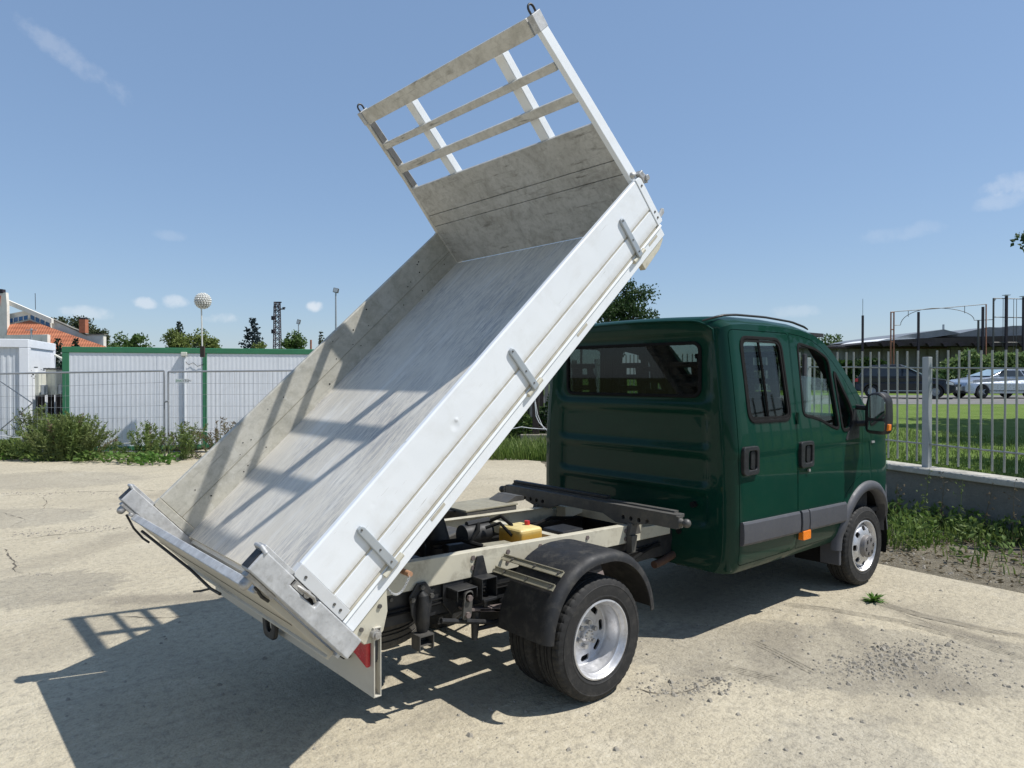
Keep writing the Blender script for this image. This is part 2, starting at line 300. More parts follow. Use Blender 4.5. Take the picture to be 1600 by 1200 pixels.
def leaf_mat(name, a, b, c=None):
    n = NT(name); v = n.coord('World')
    oi = n.n('ShaderNodeNewGeometry')
    col = n.mix(oi.outputs['Random Per Island'], a, b)
    if c: col = n.mix(n.ramp(n.noise(v, 1.7, 3), [(.45, 0.), (.65, .7)]), col, c)
    n.set(color=col, rough=.6, spec=.25)
    tr = n.n('ShaderNodeBsdfTranslucent'); n.l(col, tr.inputs['Color'])
    mx = n.n('ShaderNodeMixShader'); mx.inputs[0].default_value = .36
    n.l(n.b.outputs[0], mx.inputs[1]); n.l(tr.outputs[0], mx.inputs[2]); n.l(mx.outputs[0], n.out.inputs['Surface']); MATS[name] = n.m
leaf_mat('leaf_dark', (.022,.050,.013), (.045,.085,.022))
leaf_mat('leaf_mid', (.06,.115,.026), (.115,.175,.045))
leaf_mat('leaf_light', (.12,.165,.038), (.20,.235,.07))
leaf_mat('leaf_olive', (.052,.072,.032), (.095,.11,.055))
leaf_mat('leaf_hedge', (.12,.20,.06), (.25,.32,.14))
leaf_mat('leaf_conifer', (.014,.034,.022), (.030,.058,.040))
leaf_mat('leaf_conifer_blue', (.018,.034,.036), (.036,.056,.058))
leaf_mat('weed_green', (.085,.15,.03), (.17,.25,.065), (.14,.175,.055))
leaf_mat('weed_feather', (.115,.175,.045), (.22,.285,.09), (.19,.215,.085))
leaf_mat('weed_bright', (.07,.16,.025), (.13,.24,.05))
leaf_mat('weed_dry', (.13,.10,.06), (.22,.18,.11))
leaf_mat('grass_blade', (.085,.15,.026), (.17,.24,.055), (.18,.21,.075))
def mk_glass(name, tint, gl=.0):
    n = NT(name); n.t.nodes.remove(n.b)
    tr = n.n('ShaderNodeBsdfTransparent'); tr.inputs[0].default_value = (*tint, 1)
    gs = n.n('ShaderNodeBsdfGlossy'); gs.inputs['Roughness'].default_value = .02
    lw = n.n('ShaderNodeLayerWeight'); lw.inputs['Blend'].default_value = .5
    pw = n.n('ShaderNodeMath', operation='POWER'); pw.inputs[1].default_value = 5; n.l(lw.outputs['Facing'], pw.inputs[0])
    fr = n.n('ShaderNodeMath', operation='MULTIPLY_ADD'); fr.inputs[1].default_value = .9; fr.inputs[2].default_value = .035; n.l(pw.outputs[0], fr.inputs[0])
    mx = n.n('ShaderNodeMixShader'); n.l(fr.outputs[0], mx.inputs[0]); n.l(tr.outputs[0], mx.inputs[1]); n.l(gs.outputs[0], mx.inputs[2])
    n.l(mx.outputs[0], n.out.inputs['Surface']); MATS[name] = n.m
mk_glass('glass', (.82,.90,.87)); mk_glass('glass_tint', (.60,.66,.64)); mk_glass('glass_rear', (.40,.45,.44))
def mk_tiles():
    n = NT('roof_tiles'); v = n.coord('Object')
    w1 = n.n('ShaderNodeTexWave', wave_type='BANDS', bands_direction='X'); w1.inputs['Scale'].default_value = 1.6; n.l(v, w1.inputs['Vector'])
    w2 = n.n('ShaderNodeTexWave', wave_type='BANDS', bands_direction='Y'); w2.inputs['Scale'].default_value = 1.2; n.l(v, w2.inputs['Vector'])
    c = n.ramp(n.noise(v, 1.5, 5), [(.3, (.40,.13,.065)), (.7, (.54,.20,.10))])
    n.set(color=c, rough=.85); n.bump(n.mix(.5, w1.outputs['Fac'], w2.outputs['Fac']), .06, .8); MATS['roof_tiles'] = n.m
mk_tiles()
# ------------------------------------------------------------------ mesh helpers
class MB:
    def __init__(s): s.v = []; s.f = []
    def add(s, vs, fs):
        o = len(s.v); s.v += [tuple(v) for v in vs]; s.f += [tuple(i+o for i in f) for f in fs]; return s
    def box(s, x0, x1, y0, y1, z0, z1, M=None):
        vs = [Vector((x, y, z)) for z in (z0, z1) for y in (y0, y1) for x in (x0, x1)]
        if M is not None: vs = [M @ v for v in vs]
        return s.add(vs, [(0,2,3,1),(4,5,7,6),(0,1,5,4),(2,6,7,3),(0,4,6,2),(1,3,7,5)])
    def prism(s, poly, ax, a0, a1, M=None):
        # polygon in the plane across axis ax, extruded from a0 to a1
        def pt(p, a): return Vector({'x': (a, p[0], p[1]), 'y': (p[0], a, p[1]), 'z': (p[0], p[1], a)}[ax])
        n = len(poly); vs = [pt(p, a0) for p in poly] + [pt(p, a1) for p in poly]
        if M is not None: vs = [M @ v for v in vs]
        area = sum(poly[i][0]*poly[(i+1) % n][1] - poly[(i+1) % n][0]*poly[i][1] for i in range(n))
        fl = (area > 0) != (ax == 'y')
        if (a1 < a0): fl = not fl
        fs = [tuple(range(n))[::-1], tuple(range(n, 2*n))] + [(i, (i+1) % n, n+(i+1) % n, n+i) for i in range(n)]
        if not fl: fs = [f[::-1] for f in fs]
        return s.add(vs, fs)
    def tube(s, pts, r, n=8, closed=False, caps=True):
        pts = [Vector(p) for p in pts]; m = len(pts); rs = r if isinstance(r, (list, tuple)) else [r]*m
        vs = []; prev = None
        for i, p in enumerate(pts):
            if closed: t = pts[(i+1) % m] - pts[i-1]
            else: t = pts[min(i+1, m-1)] - pts[max(i-1, 0)]
            if t.length < 1e-9: t = Vector((0,0,1))
            t.normalize()
            if prev is None:
                a = Vector((0,0,1)) if abs(t.z) < .9 else Vector((1,0,0)); u = t.cross(a).normalized()
            else:
                u = (prev - t*prev.dot(t))
                u = u.normalized() if u.length > 1e-6 else t.orthogonal().normalized()
            prev = u; w = t.cross(u)
            vs += [p + (u*math.cos(2*math.pi*k/n) + w*math.sin(2*math.pi*k/n))*rs[i] for k in range(n)]
        fs = []
        for i in range(m if closed else m-1):
            j = (i+1) % m
            fs += [(i*n+k, i*n+(k+1) % n, j*n+(k+1) % n, j*n+k) for k in range(n)]
        if caps and not closed: fs += [tuple(range(n))[::-1], tuple((m-1)*n+k for k in range(n))]
        return s.add(vs, fs)
    def lathe(s, prof, n=48, axis='y', c=(0,0,0), closed=False):
        # prof: (radius, height along the axis)
        vs = []; c = Vector(c)
        for (r, h) in prof:
            for k in range(n):
                a = 2*math.pi*k/n; p, q = r*math.cos(a), r*math.sin(a)
                vs.append(c + Vector({'y': (p, h, q), 'z': (p, q, h), 'x': (h, p, q)}[axis]))
        m = len(prof); fs = []
        for i in range(m if closed else m-1):
            j = (i+1) % m
            fs += [(i*n+k, j*n+k, j*n+(k+1) % n, i*n+(k+1) % n) for k in range(n)]
        return s.add(vs, fs)
    def ball(s, c, r, nu=14, nv=9, sc=(1,1,1)):
        prof = [(math.sin(math.pi*i/nv)*r, -math.cos(math.pi*i/nv)*r) for i in range(nv+1)]
        prof[0] = (1e-4, -r); prof[-1] = (1e-4, r); o = len(s.v)
        s.lathe(prof, nu, 'z')
        for i in range(o, len(s.v)):
            v = s.v[i]; s.v[i] = (c[0]+v[0]*sc[0], c[1]+v[1]*sc[1], c[2]+v[2]*sc[2])
        return s
    def bolt(s, p, d, r=.012, h=.01):
        p = Vector(p); d = Vector(d).normalized(); return s.tube([p - d*.004, p + d*h], r, 6)
    def mesh(s, name):
        me = bpy.data.meshes.new(name); me.from_pydata(s.v, [], s.f); me.update(); return me
    def build(s, name, mat, parent=None, smooth=False, bevel=0, ang=38, segs=2, fixn=True):
        me = s.mesh(name)
        if fixn and len(s.f) < 60000:
            bm = bmesh.new(); bm.from_mesh(me); bmesh.ops.recalc_face_normals(bm, faces=bm.faces); bm.to_mesh(me); bm.free()
        return link(name, me, mat, parent, smooth, bevel, ang, segs)
def link(name, me, mat, parent=None, smooth=False, bevel=0, ang=38, segs=2):
    if mat:
        for m in (mat if isinstance(mat, (list, tuple)) else [mat]):
            if not me.materials or True: me.materials.append(MATS[m])
    if smooth:
        me.polygons.foreach_set('use_smooth', [True]*len(me.polygons)); me.set_sharp_from_angle(angle=R(ang))
    o = bpy.data.objects.new(name, me); COL.objects.link(o)
    if parent: o.parent = parent
    if bevel:
        b = o.modifiers.new('bevel', 'BEVEL'); b.width = bevel; b.segments = segs; b.limit_method = 'ANGLE'; b.angle_limit = R(32)
    return o
def tag(o, label=None, cat=None, group=None, kind=None):
    if label: o['label'] = label
    if cat: o['category'] = cat
    if group: o['group'] = group
    if kind: o['kind'] = kind
    return o
def thing(name, label, cat, loc=(0,0,0), rz=0, group=None):
    o = bpy.data.objects.new(name, None); COL.objects.link(o); o.location = loc; o.rotation_euler = (0,0,rz); o.empty_display_size = .2
    return tag(o, label, cat, group)
def cpy(o, parent=None):
    c = o.copy(); COL.objects.link(c); c.parent = parent; return c
def rrect(x0, x1, y0, y1, r, n=5):
    p = []
    for cx, cy, a in ((x1-r, y0+r, -90), (x1-r, y1-r, 0), (x0+r, y1-r, 90), (x0+r, y0+r, 180)):
        p += [(cx+r*math.cos(R(a+90*k/n)), cy+r*math.sin(R(a+90*k/n))) for k in range(n+1)]
    return p
def rpoly(pts, r, n=4):
    # polygon with rounded corners
    out = []; m = len(pts)
    for i in range(m):
        a, b, c = Vector(pts[i-1]), Vector(pts[i]), Vector(pts[(i+1) % m])
        u = (a-b); v = (c-b); rr = min(r, u.length*.45, v.length*.45); u.normalize(); v.normalize()
        p0, p1 = b+u*rr, b+v*rr
        for k in range(n+1):
            t = k/n; out.append(tuple((p0*(1-t)+b*t)*(1-t) + (b*(1-t)+p1*t)*t))
    return out
def inset(poly, d):
    n = len(poly); out = []
    ar = sum(poly[i][0]*poly[(i+1) % n][1]-poly[(i+1) % n][0]*poly[i][1] for i in range(n)); sg = 1 if ar > 0 else -1
    for i in range(n):
        a, b, c = Vector(poly[i-1]), Vector(poly[i]), Vector(poly[(i+1) % n])
        e1 = (b-a); e2 = (c-b)
        if e1.length < 1e-9: e1 = e2
        if e2.length < 1e-9: e2 = e1
        n1 = Vector((-e1.y, e1.x)).normalized()*sg; n2 = Vector((-e2.y, e2.x)).normalized()*sg
        m = (n1+n2); m = m/max(.35, m.dot(n1)) if m.length > 1e-6 else n1
        out.append(tuple(b+m*d))
    return out
def tmpobj(me):
    o = bpy.data.objects.new('tmp', me); COL.objects.link(o); return o
def apply_mods(o):
    dg = bpy.context.evaluated_depsgraph_get(); dg.update()
    return bpy.data.meshes.new_from_object(o.evaluated_get(dg))
def boolean(me, cutters, op='DIFFERENCE'):
    a = tmpobj(me.copy()); tmp = [a]
    for c in cutters:
        b = tmpobj(c); tmp.append(b); b.hide_render = True
        m = a.modifiers.new('b', 'BOOLEAN'); m.operation = op; m.object = b; m.solver = 'EXACT'
    r = apply_mods(a)
    for o in tmp: bpy.data.objects.remove(o)
    return r
def solid(me, t, off=-1, mat_off=0):
    a = tmpobj(me); m = a.modifiers.new('s', 'SOLIDIFY'); m.thickness = t; m.offset = off; m.material_offset = mat_off; m.use_even_offset = True
    r = apply_mods(a); bpy.data.objects.remove(a); return r
def closed_mesh(mb):
    me = mb.mesh('c'); bm = bmesh.new(); bm.from_mesh(me); bmesh.ops.recalc_face_normals(bm, faces=bm.faces); bm.to_mesh(me); bm.free(); return me
def interp(tab, x):
    if x <= tab[0][0]: return tab[0][1]
    for (a, va), (b, vb) in zip(tab, tab[1:]):
        if x <= b: return va + (vb-va)*(x-a)/(b-a)
    return tab[-1][1]
def at(px, py, D): return CAM + ray(px, py)*D          # a point D metres in front of the camera
def lat(D, l, z=0): p = CAM + DV*D + RV*l; return Vector((p.x, p.y, z))
rng = random.Random(7)
# ------------------------------------------------------------------ the setting
def gp(px, py, z=0):
    d = ray(px, py); return CAM + d*((z-CAM.z)/d.z)
def sheet(name, poly, z, mat, zf=None, thick=0):
    m = MB()
    if thick: m.prism([(p[0], p[1]) for p in poly], 'z', z-thick, z)
    else: m.add([(p[0], p[1], z) for p in poly], [tuple(range(len(poly)))])
    if zf: m.v = [(v[0], v[1], v[2]+zf(v[0], v[1])) for v in m.v]
    return tag(m.build(name, mat), kind='structure')
def rough_edge(pts, step=.25, amp=.05, seed=1):
    out = []; n = len(pts)
    for i in range(n):
        a, b = Vector((*pts[i][:2], 0)), Vector((*pts[(i+1) % n][:2], 0)); L = (b-a).length
        k = max(1, int(L/step)) if L < 12 else 1
        for j in range(k):
            p = a.lerp(b, j/k)
            if k > 1: p += Vector((noise.noise((p.x*2.1+seed, p.y*2.1, 0)), noise.noise((p.x*2.1, p.y*2.1+seed, 5)), 0))*amp*2
            out.append((p.x, p.y))
    return out
sheet('ground', [(-700,-700),(700,-700),(700,700),(-700,700)], -.06, 'field')
sheet('soil_strip', [(3.6,-14),(8.2,-14),(9.5,9.0),(7.0,9.0),(4.2,4)], -.035, 'soil')
YARD = [(4.0,-9),(4.13,-1.94),(4.22,-1.18),(4.32,-.74),(4.85,2),(5.8,5),(7.50,7.63),(7.3,9.22),(5.9,11.2),(4.6,12.84),(2.8,14.9),(1.67,14.4),(.84,14.59),(-.62,15.17),(-1.28,15.57),(-8,19),(-40,26),(-40,-40),(4,-40)]
yard = sheet('concrete_yard', rough_edge(YARD), 0, 'yard_concrete', thick=.12)
# the wall, its cap and the raised lawn behind it
FE = Vector((.221, .975, 0)).normalized(); FN = Vector((-FE.y, FE.x, 0)); F0 = Vector((6.84, -1.19, 0))   # FN points to the truck
def fpt(s, o=0, z=0): p = F0 + FE*s + FN*o; return Vector((p.x, p.y, z))
capz = lambda s: .635 + .018*s
lawnz = lambda x, y: .56 + .0058*(((Vector((x, y, 0))-CAM).dot(DV)) - 9)
rw = thing('retaining_wall', 'low grey concrete wall with a pale cap, carrying the metal fence', 'wall', fpt(0))
rw_i = Matrix.Translation(-fpt(0))
m = MB(); S0, S1 = -9, 9.4
vs = []
for s in (S0, S1):
    for o, z in ((.14, -.1), (-.12, -.1), (-.12, capz(s)-.075), (.14, capz(s)-.075)): vs.append(rw_i @ fpt(s, o, z))
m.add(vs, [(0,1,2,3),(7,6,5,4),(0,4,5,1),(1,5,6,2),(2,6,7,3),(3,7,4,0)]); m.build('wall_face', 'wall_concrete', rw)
seg = 2.75; s = S0
while s < S1:
    e = min(s+seg-.012, S1); m = MB(); vs = []
    for q in (s, e):
        for o, z in ((.19, capz(q)-.073), (-.17, capz(q)-.073), (-.17, capz(q)), (.19, capz(q))): vs.append(rw_i @ fpt(q, o, z))
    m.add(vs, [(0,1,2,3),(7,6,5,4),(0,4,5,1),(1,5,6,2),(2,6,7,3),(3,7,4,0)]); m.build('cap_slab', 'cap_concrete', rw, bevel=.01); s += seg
a, b = fpt(S0, -.12), fpt(S1, -.12)
far1, far2 = lat(150, 140), lat(150, -6)
sheet('lawn', [a, (a.x+60, a.y-25), far1, far2, b], 0, 'lawn_ground', lawnz, thick=.9)
rd = [lat(29.5, 2), lat(29.5, 60), lat(41, 70), lat(41, -4)]
sheet('road', [(p.x, p.y) for p in rd], .006, 'asphalt', lawnz)
# metal picket fence
fe = thing('picket_fence', 'grey metal picket fence with square posts along the concrete wall', 'fence', fpt(0))
pk = MB().tube([(0,0,.06),(0,0,.72),(0,0,1.50)], .0128, 8).mesh('picket'); pk.materials.append(MATS['fence_bar'])
pk.polygons.foreach_set('use_smooth', [True]*len(pk.polygons)); pk.set_sharp_from_angle(angle=R(40))
posts = [1.06+1.86*k for k in range(-3, 5)]
mp = MB().box(-.042,.042,-.042,.042,-.02,1.42).mesh('post'); mp.materials.append(MATS['fence_paint'])
cp_ = MB().box(-.044,.044,-.044,.044,1.421,1.432).mesh('post_cap'); cp_.materials.append(MATS['fence_paint'])
ang = math.atan2(FE.y, FE.x)
for k, s in enumerate(posts):
    o = bpy.data.objects.new('post', mp); COL.objects.link(o); o.parent = fe; o.location = fpt(s, 0, capz(s)) - fpt(0); o.rotation_euler = (0,0,ang)
    bv = o.modifiers.new('bevel', 'BEVEL'); bv.width = .006; bv.segments = 2
    if k+1 < len(posts):
        n = 13; s2 = posts[k+1]
        for j in range(1, n+1):
            q = s + (s2-s)*(j/(n+1)); p = bpy.data.objects.new('picket', pk); COL.objects.link(p); p.parent = fe
            p.location = fpt(q, 0, capz(q) + rng.uniform(-.006,.006)) - fpt(0)
            p.rotation_euler = (rng.uniform(-.006,.006), rng.uniform(-.006,.006), 0)
        for dz in (.30, 1.28):
            MB().tube([fpt(s+.05, .012, capz(s)+dz) - fpt(0), fpt(s2-.05, .012, capz(s2)+dz) - fpt(0)], .012, 6).build('rail', 'fence_bar', fe, smooth=True)
# cracks in the concrete
def crack(pts, w0=.012, seed=0, sub=10):
    r = random.Random(seed); P = [gp(*p) for p in pts]; line = []
    for a, b in zip(P, P[1:]):
        L = (b-a).length; k = max(3, int(L/.07))
        d = (b-a).normalized(); nrm = Vector((-d.y, d.x, 0))
        for j in range(k): line.append(a.lerp(b, j/k) + nrm*(noise.noise((a.x*3+j*.45, seed*7.1, 1))*.035 + r.uniform(-.010,.010)))
    line.append(P[-1]); vs = []; n = len(line)
    for i, p in enumerate(line):
        d = (line[min(i+1, n-1)] - line[max(i-1, 0)]).normalized(); nr = Vector((-d.y, d.x, 0))
        w = w0*.36*(.12+r.random()**2*1.6)*min(1, .15+min(i, n-1-i)*.3)
        vs += [(p.x+nr.x*w, p.y+nr.y*w, .0035), (p.x-nr.x*w, p.y-nr.y*w, .0035)]
    m = MB().add(vs, [(2*i, 2*i+1, 2*i+3, 2*i+2) for i in range(n-1)])
    return m.build('crack', 'crack_dirt', yard)
pmat('crack_dirt', (.105,.090,.068), .95, 0, .5, 30)
for i, (pts, w) in enumerate([
    ([(-30,776),(60,772),(140,768),(190,768),(262,766)], .014), ([(5,846),(80,836),(150,831),(200,823)], .016), ([(0,855),(18,872),(26,893),(50,897),(85,899)], .017),
    ([(55,772),(75,785),(60,800)], .01), ([(0,735),(60,733),(110,738),(160,733),(300,722)], .009), ([(960,1076),(1000,1078),(1040,1084),(1062,1082),(1100,1070),(1130,1062)], .013),
    ([(105,968),(180,964),(260,966),(330,955)], .012), ([(1345,920),(1400,955),(1480,985)], .004), ([(690,760),(735,752),(790,745)], .008), ([(0,800),(40,812),(10,826)], .01), ([(130,700),(160,722),(300,716)], .006)]):
    crack(pts, w, i+3)

# dusty tyre tracks
def track(px, n, gap, w, seed):
    r = random.Random(seed); P = [gp(*p) for p in px]; L = []
    for a, b in zip(P, P[1:]): L += [a.lerp(b, k/14) for k in range(14)]
    L.append(P[-1])
    for j in range(n):
        vs = []
        for i, p in enumerate(L):
            d = (L[min(i+1, len(L)-1)]-L[max(i-1, 0)]).normalized(); nr = Vector((-d.y, d.x, 0)); c = p + nr*(gap*(j-(n-1)/2)); ww = w*(.25+.75*abs(noise.noise((i*.35, j*3.1, seed))*1.6))*min(1, .1+min(i, len(L)-1-i)*.12)
            vs += [(c.x+nr.x*ww, c.y+nr.y*ww, .005), (c.x-nr.x*ww, c.y-nr.y*ww, .005)]
        MB().add(vs, [(2*i, 2*i+1, 2*i+3, 2*i+2) for i in range(len(L)-1)]).build('tyre_track', 'track_dust', yard)
track([(1190,940),(1300,953),(1400,970),(1500,997),(1640,1042)], 4, .028, .006, 1); track([(1170,1000),(1210,1018),(1250,1040),(1280,1056)], 3, .03, .005, 2); track([(1120,1040),(1180,1054),(1230,1066)], 4, .026, .005, 3); track([(1350,935),(1440,962),(1560,988),(1640,1000)], 5, .022, .009, 4)
# ------------------------------------------------------------------ the truck: x forward, y left, origin on the ground under the rear axle
truck = thing('tipper_truck', 'dark green crew-cab tipper truck with its white cargo bed raised', 'truck')
WB = 3.414
# ---- cab skin
PROF = [(.44,.895),(.48,.93),(.52,.952),(.60,.966),(.75,.972),(.98,.972),(1.06,.9715),(1.12,.970),(1.18,.9675),(1.235,.9645),(1.255,.9645),(1.268,.9695),(1.31,.968),(1.50,.955),(1.80,.926),(2.16,.885),(2.4,.855)]
ZE = [(1.35,2.150),(1.37,2.168),(1.42,2.185),(1.6,2.198),(2.0,2.20),(2.4,2.185),(2.60,2.155),(2.74,2.11),(2.86,2.045),(3.04,1.905),(3.21,1.755),(3.39,1.585),(3.52,1.46),(3.62,1.39),(3.80,1.32),(3.98,1.25),(4.10,1.17),(4.22,1.05),(4.30,.90),(4.34,.75),(4.36,.60)]
def wy(x, z):
    w = interp(PROF, z)
    if x < 1.45: dx = 1.45-x; w -= .1-math.sqrt(max(0, .01-dx*dx))
    if x > 3.55: w -= .34*((x-3.55)/.85)**2.2
    return w
LEV = [.445,.47,.50,.54,.60,.68,.76,.86,.96,1.06,1.15,1.21,1.235,1.255,1.275,1.30,1.33]
def ring(x):
    ze = interp(ZE, x); L = []
    if ze > 1.5: zs = LEV + [1.33+(ze-1.33)*k/11 for k in range(1, 12)]
    else: zs = [.445+(ze-.445)*k/27 for k in range(28)]
    for z in zs: L.append((-wy(x, z), z))
    ye = wy(x, ze); cr = .085 if x < 3.5 else .06
    for k in range(1, 15):
        s = k/14; y = ye*(1-s)
        # rounded shoulder running into a gently crowned roof
        z = ze + cr*((1-(1-min(1, s*4.2))**2.2)*.68 + .32*(1-(1-s)**2)); L.append((-y, z))
    return L
xs = []; x = 1.35
for (a, b, n) in ((1.35,1.45,8),(1.45,2.4,22),(2.4,3.0,18),(3.0,3.6,16),(3.6,4.2,16),(4.2,4.36,8)):
    xs += [a+(b-a)*k/n for k in range(n)]
xs.append(4.36)
m = MB(); RN = None
for x in xs:
    h = ring(x); full = [(x, y, z) for (y, z) in h] + [(x, -y, z) for (y, z) in h[-2::-1]]; RN = len(full); m.v += full
for i in range(len(xs)-1):
    m.f += [(i*RN+k, (i+1)*RN+k, (i+1)*RN+k+1, i*RN+k+1) for k in range(RN-1)]
base = (len(xs)-1)*RN; m.f.append(tuple(base+k for k in range(RN)))
me = m.mesh('skin'); me.materials.append(MATS['green_paint']); me.materials.append(MATS['interior'])
bm = bmesh.new(); bm.from_mesh(me); bmesh.ops.recalc_face_normals(bm, faces=bm.faces)
bm.faces.ensure_lookup_table()
f = max(bm.faces, key=lambda q: q.calc_center_median().z)
if f.normal.z < 0: bmesh.ops.reverse_faces(bm, faces=bm.faces)
bm.to_mesh(me); bm.free()
skin = solid(me, .035, -1, 1)
REAR_DOOR = rpoly([(1.412,.505),(2.195,.505),(2.195,2.155),(1.395,2.155)], .05, 4)
FRONT_DOOR = [(2.205,.505),(2.80,.505),(2.84,.58),(2.90,.72),(3.0,.84),(3.14,.93),(3.30,.975),(3.315,1.20),(3.32,1.46),(3.24,1.62),(3.06,1.80),(2.88,1.945),(2.70,2.06),(2.55,2.115),(2.40,2.14),(2.205,2.155)]
WIN_R = rpoly([(1.545,1.505),(2.12,1.50),(2.065,2.10),(1.515,2.10)], .085, 5)
WIN_F = rpoly([(2.31,1.525),(2.45,1.505),(2.60,1.475),(2.74,1.425),(2.895,1.385),(2.80,1.97),(2.60,2.045),(2.32,2.085)], .06, 4)
WIN_Q = rpoly([(2.955,1.385),(3.10,1.385),(3.15,1.50),(3.10,1.60),(2.88,1.86)], .04, 4)
def prm(poly, y0, y1): return closed_mesh(MB().prism(poly, 'y', y0, y1))
arch = [(WB+.485*math.cos(2*math.pi*k/40), .36+.485*math.sin(2*math.pi*k/40)) for k in range(40)]
wsc = [(2.84,2.30),(2.72,2.10),(3.46,1.40),(3.66,1.56)]
cab_me = boolean(skin, [prm(REAR_DOOR, -1.3, 1.3), prm(FRONT_DOOR, -1.3, 1.3), prm(arch, -1.3, 1.3), prm(wsc, -.70, .70)])
cab = link('cab_body', cab_me, None, truck, True, ang=30)
WINS = {'r': [prm(WIN_R, -1.3, -.5)], 'f': [prm(WIN_F, -1.3, -.5), prm(WIN_Q, -1.3, -.5)]}
doors = {}
for k, poly in (('r', REAR_DOOR), ('f', FRONT_DOOR)):
    dm = boolean(skin, [prm(inset(poly, .0045), -1.3, -.45)], 'INTERSECT')
    dm = boolean(dm, WINS[k])
    d = link('door', dm, None, truck, True, ang=30); doors[k] = d
# things laid on the skin of a door (right side; the left side is a mirrored copy)
def on_skin(poly, off0, off1, name, mat, parent, bevel=0, smooth=False, hole=None, sub=1):
    m = MB(); n = len(poly)
    if hole is None:
        vs = [(p[0], -(wy(*p)+off0), p[1]) for p in poly] + [(p[0], -(wy(*p)+off1), p[1]) for p in poly]
        m.add(vs, [tuple(range(n)), tuple(range(n, 2*n))[::-1]] + [(i, (i+1) % n, n+(i+1) % n, n+i) for i in range(n)])
    else:
        vs = []
        for off in (off0, off1):
            for q in (poly, hole): vs += [(p[0], -(wy(*p)+off), p[1]) for p in q]
        for i in range(n):
            j = (i+1) % n
            m.f += [(i, j, n+j, n+i), (2*n+i, 3*n+i, 3*n+j, 2*n+j), (i, 2*n+i, 2*n+j, j), (n+i, n+j, 3*n+j, 3*n+i)]
        m.v = vs
    return m.build(name, mat, parent, smooth, bevel)
on_skin(inset(WIN_R, -.014), -.01, .007, 'window_frame', 'rubber_black', doors['r'], .004, hole=inset(WIN_R, .010))
on_skin(inset(WIN_R, .004), -.022, -.017, 'window_pane', 'glass_tint', doors['r'])
m = MB(); m.tube([(1.765,-(wy(1.77,2.09)-.008),2.092),(1.795,-(wy(1.8,1.8)-.008),1.8),(1.815,-(wy(1.82,1.52)-.008),1.512)], .011, 6); m.build('window_divider', 'rubber_black', doors['r'])
on_skin(inset(inset(WIN_R, .012), .0), -.008, .003, 'window_seal', 'rubber_black', doors['r'], hole=inset(WIN_R, .030))
on_skin(inset(WIN_F, -.010), -.012, .005, 'window_frame', 'rubber_black', doors['f'], .003, hole=inset(WIN_F, .012))
on_skin(inset(WIN_Q, -.020), -.012, .006, 'quarter_frame', 'rubber_black', doors['f'], .003, hole=inset(WIN_Q, .006))
on_skin(inset(WIN_Q, .002), -.022, -.017, 'quarter_pane', 'glass', doors['f'])
low = rpoly([(2.31,1.525),(2.45,1.505),(2.60,1.475),(2.74,1.425),(2.895,1.385),(2.828,1.80),(2.355,1.83)], .02, 2)
on_skin(low, -.024, -.019, 'window_pane', 'glass', doors['f'])
on_skin(rpoly([(2.985,1.29),(3.24,1.30),(3.26,1.45),(3.18,1.57),(3.145,1.43),(3.05,1.365)], .03), -.003, .008, 'mirror_base', 'black_plastic', doors['f'], .003)
def handle(x0, x1, z0, z1, parent):
    h = on_skin(rrect(x0, x1, z0, z1, .03), -.01, .026, 'handle', 'black_plastic', parent, .006, hole=rrect(x0+.055, x1-.03, z0+.035, z1-.03, .02))
    on_skin(rrect(x0+.05, x1-.025, z0+.03, z1-.025, .02), -.015, -.008, 'handle_pocket', 'rubber_black', parent)
    on_skin(rrect(x0+.105, x1-.032, z0+.037, z1-.035, .015), -.006, .012, 'handle_grip', 'black_plastic', parent, .004)
handle(1.425, 1.62, 1.135, 1.335, doors['r']); handle(2.215, 2.415, 1.125, 1.325, doors['f'])
MB().tube([(2.345,-.978,1.10),(2.345,-.992,1.10)], .012, 8).build('key_lock', 'steel_bright', doors['f'])
def mould(x0, x1, parent, z=lambda x: .82-.02*(x-1.42)):
    m = MB()
    sec = [(-.012, -.01), (.020, 0), (.030, -.018), (.034, -.09), (.030, -.15), (.018, -.168), (-.012, -.17)]
    vs = []; n = 6
    for k in range(n+1):
        x = x0+(x1-x0)*k/n; vs += [(x, -(wy(x, .75)+o), z(x)+dz) for o, dz in sec]
    c = len(sec)
    for k in range(n): m.f += [(k*c+i, k*c+(i+1) % c, (k+1)*c+(i+1) % c, (k+1)*c+i) for i in range(c)]
    m.f += [tuple(range(c)), tuple(n*c+i for i in range(c))[::-1]]; m.v = vs
    return m.build('moulding', 'moulding', parent, True, .004, ang=25)
mould(1.415, 2.188, doors['r']); mould(2.335, 2.955, doors['f']); mould(2.218, 2.322, doors['f'])
MB().prism(rrect(2.225,2.345,.575,.645,.012), 'y', -1.004, -.955).build('side_marker', 'orange_lens', doors['f'], bevel=.004)
for z in (1.46, 1.02): MB().tube([(2.2,-.968,z),(2.2,-.968,z+.09)], .011, 8).build('hinge', 'green_paint', doors['f'], smooth=True)
on_skin(inset(REAR_DOOR, -.016), -.032, -.016, 'gap_shade_ring', 'rubber_black', doors['r'], hole=inset(REAR_DOOR, .012)); on_skin(inset(FRONT_DOOR, -.012), -.032, -.016, 'gap_shade_ring', 'rubber_black', doors['f'], hole=inset(FRONT_DOOR, .012))  # black rings added behind the door edges so the gaps read as shaded
for o in list(doors.values()):
    l = cpy(o, truck); l.scale = (1,-1,1)
    for ch in o.children:
        c = cpy(ch, l)
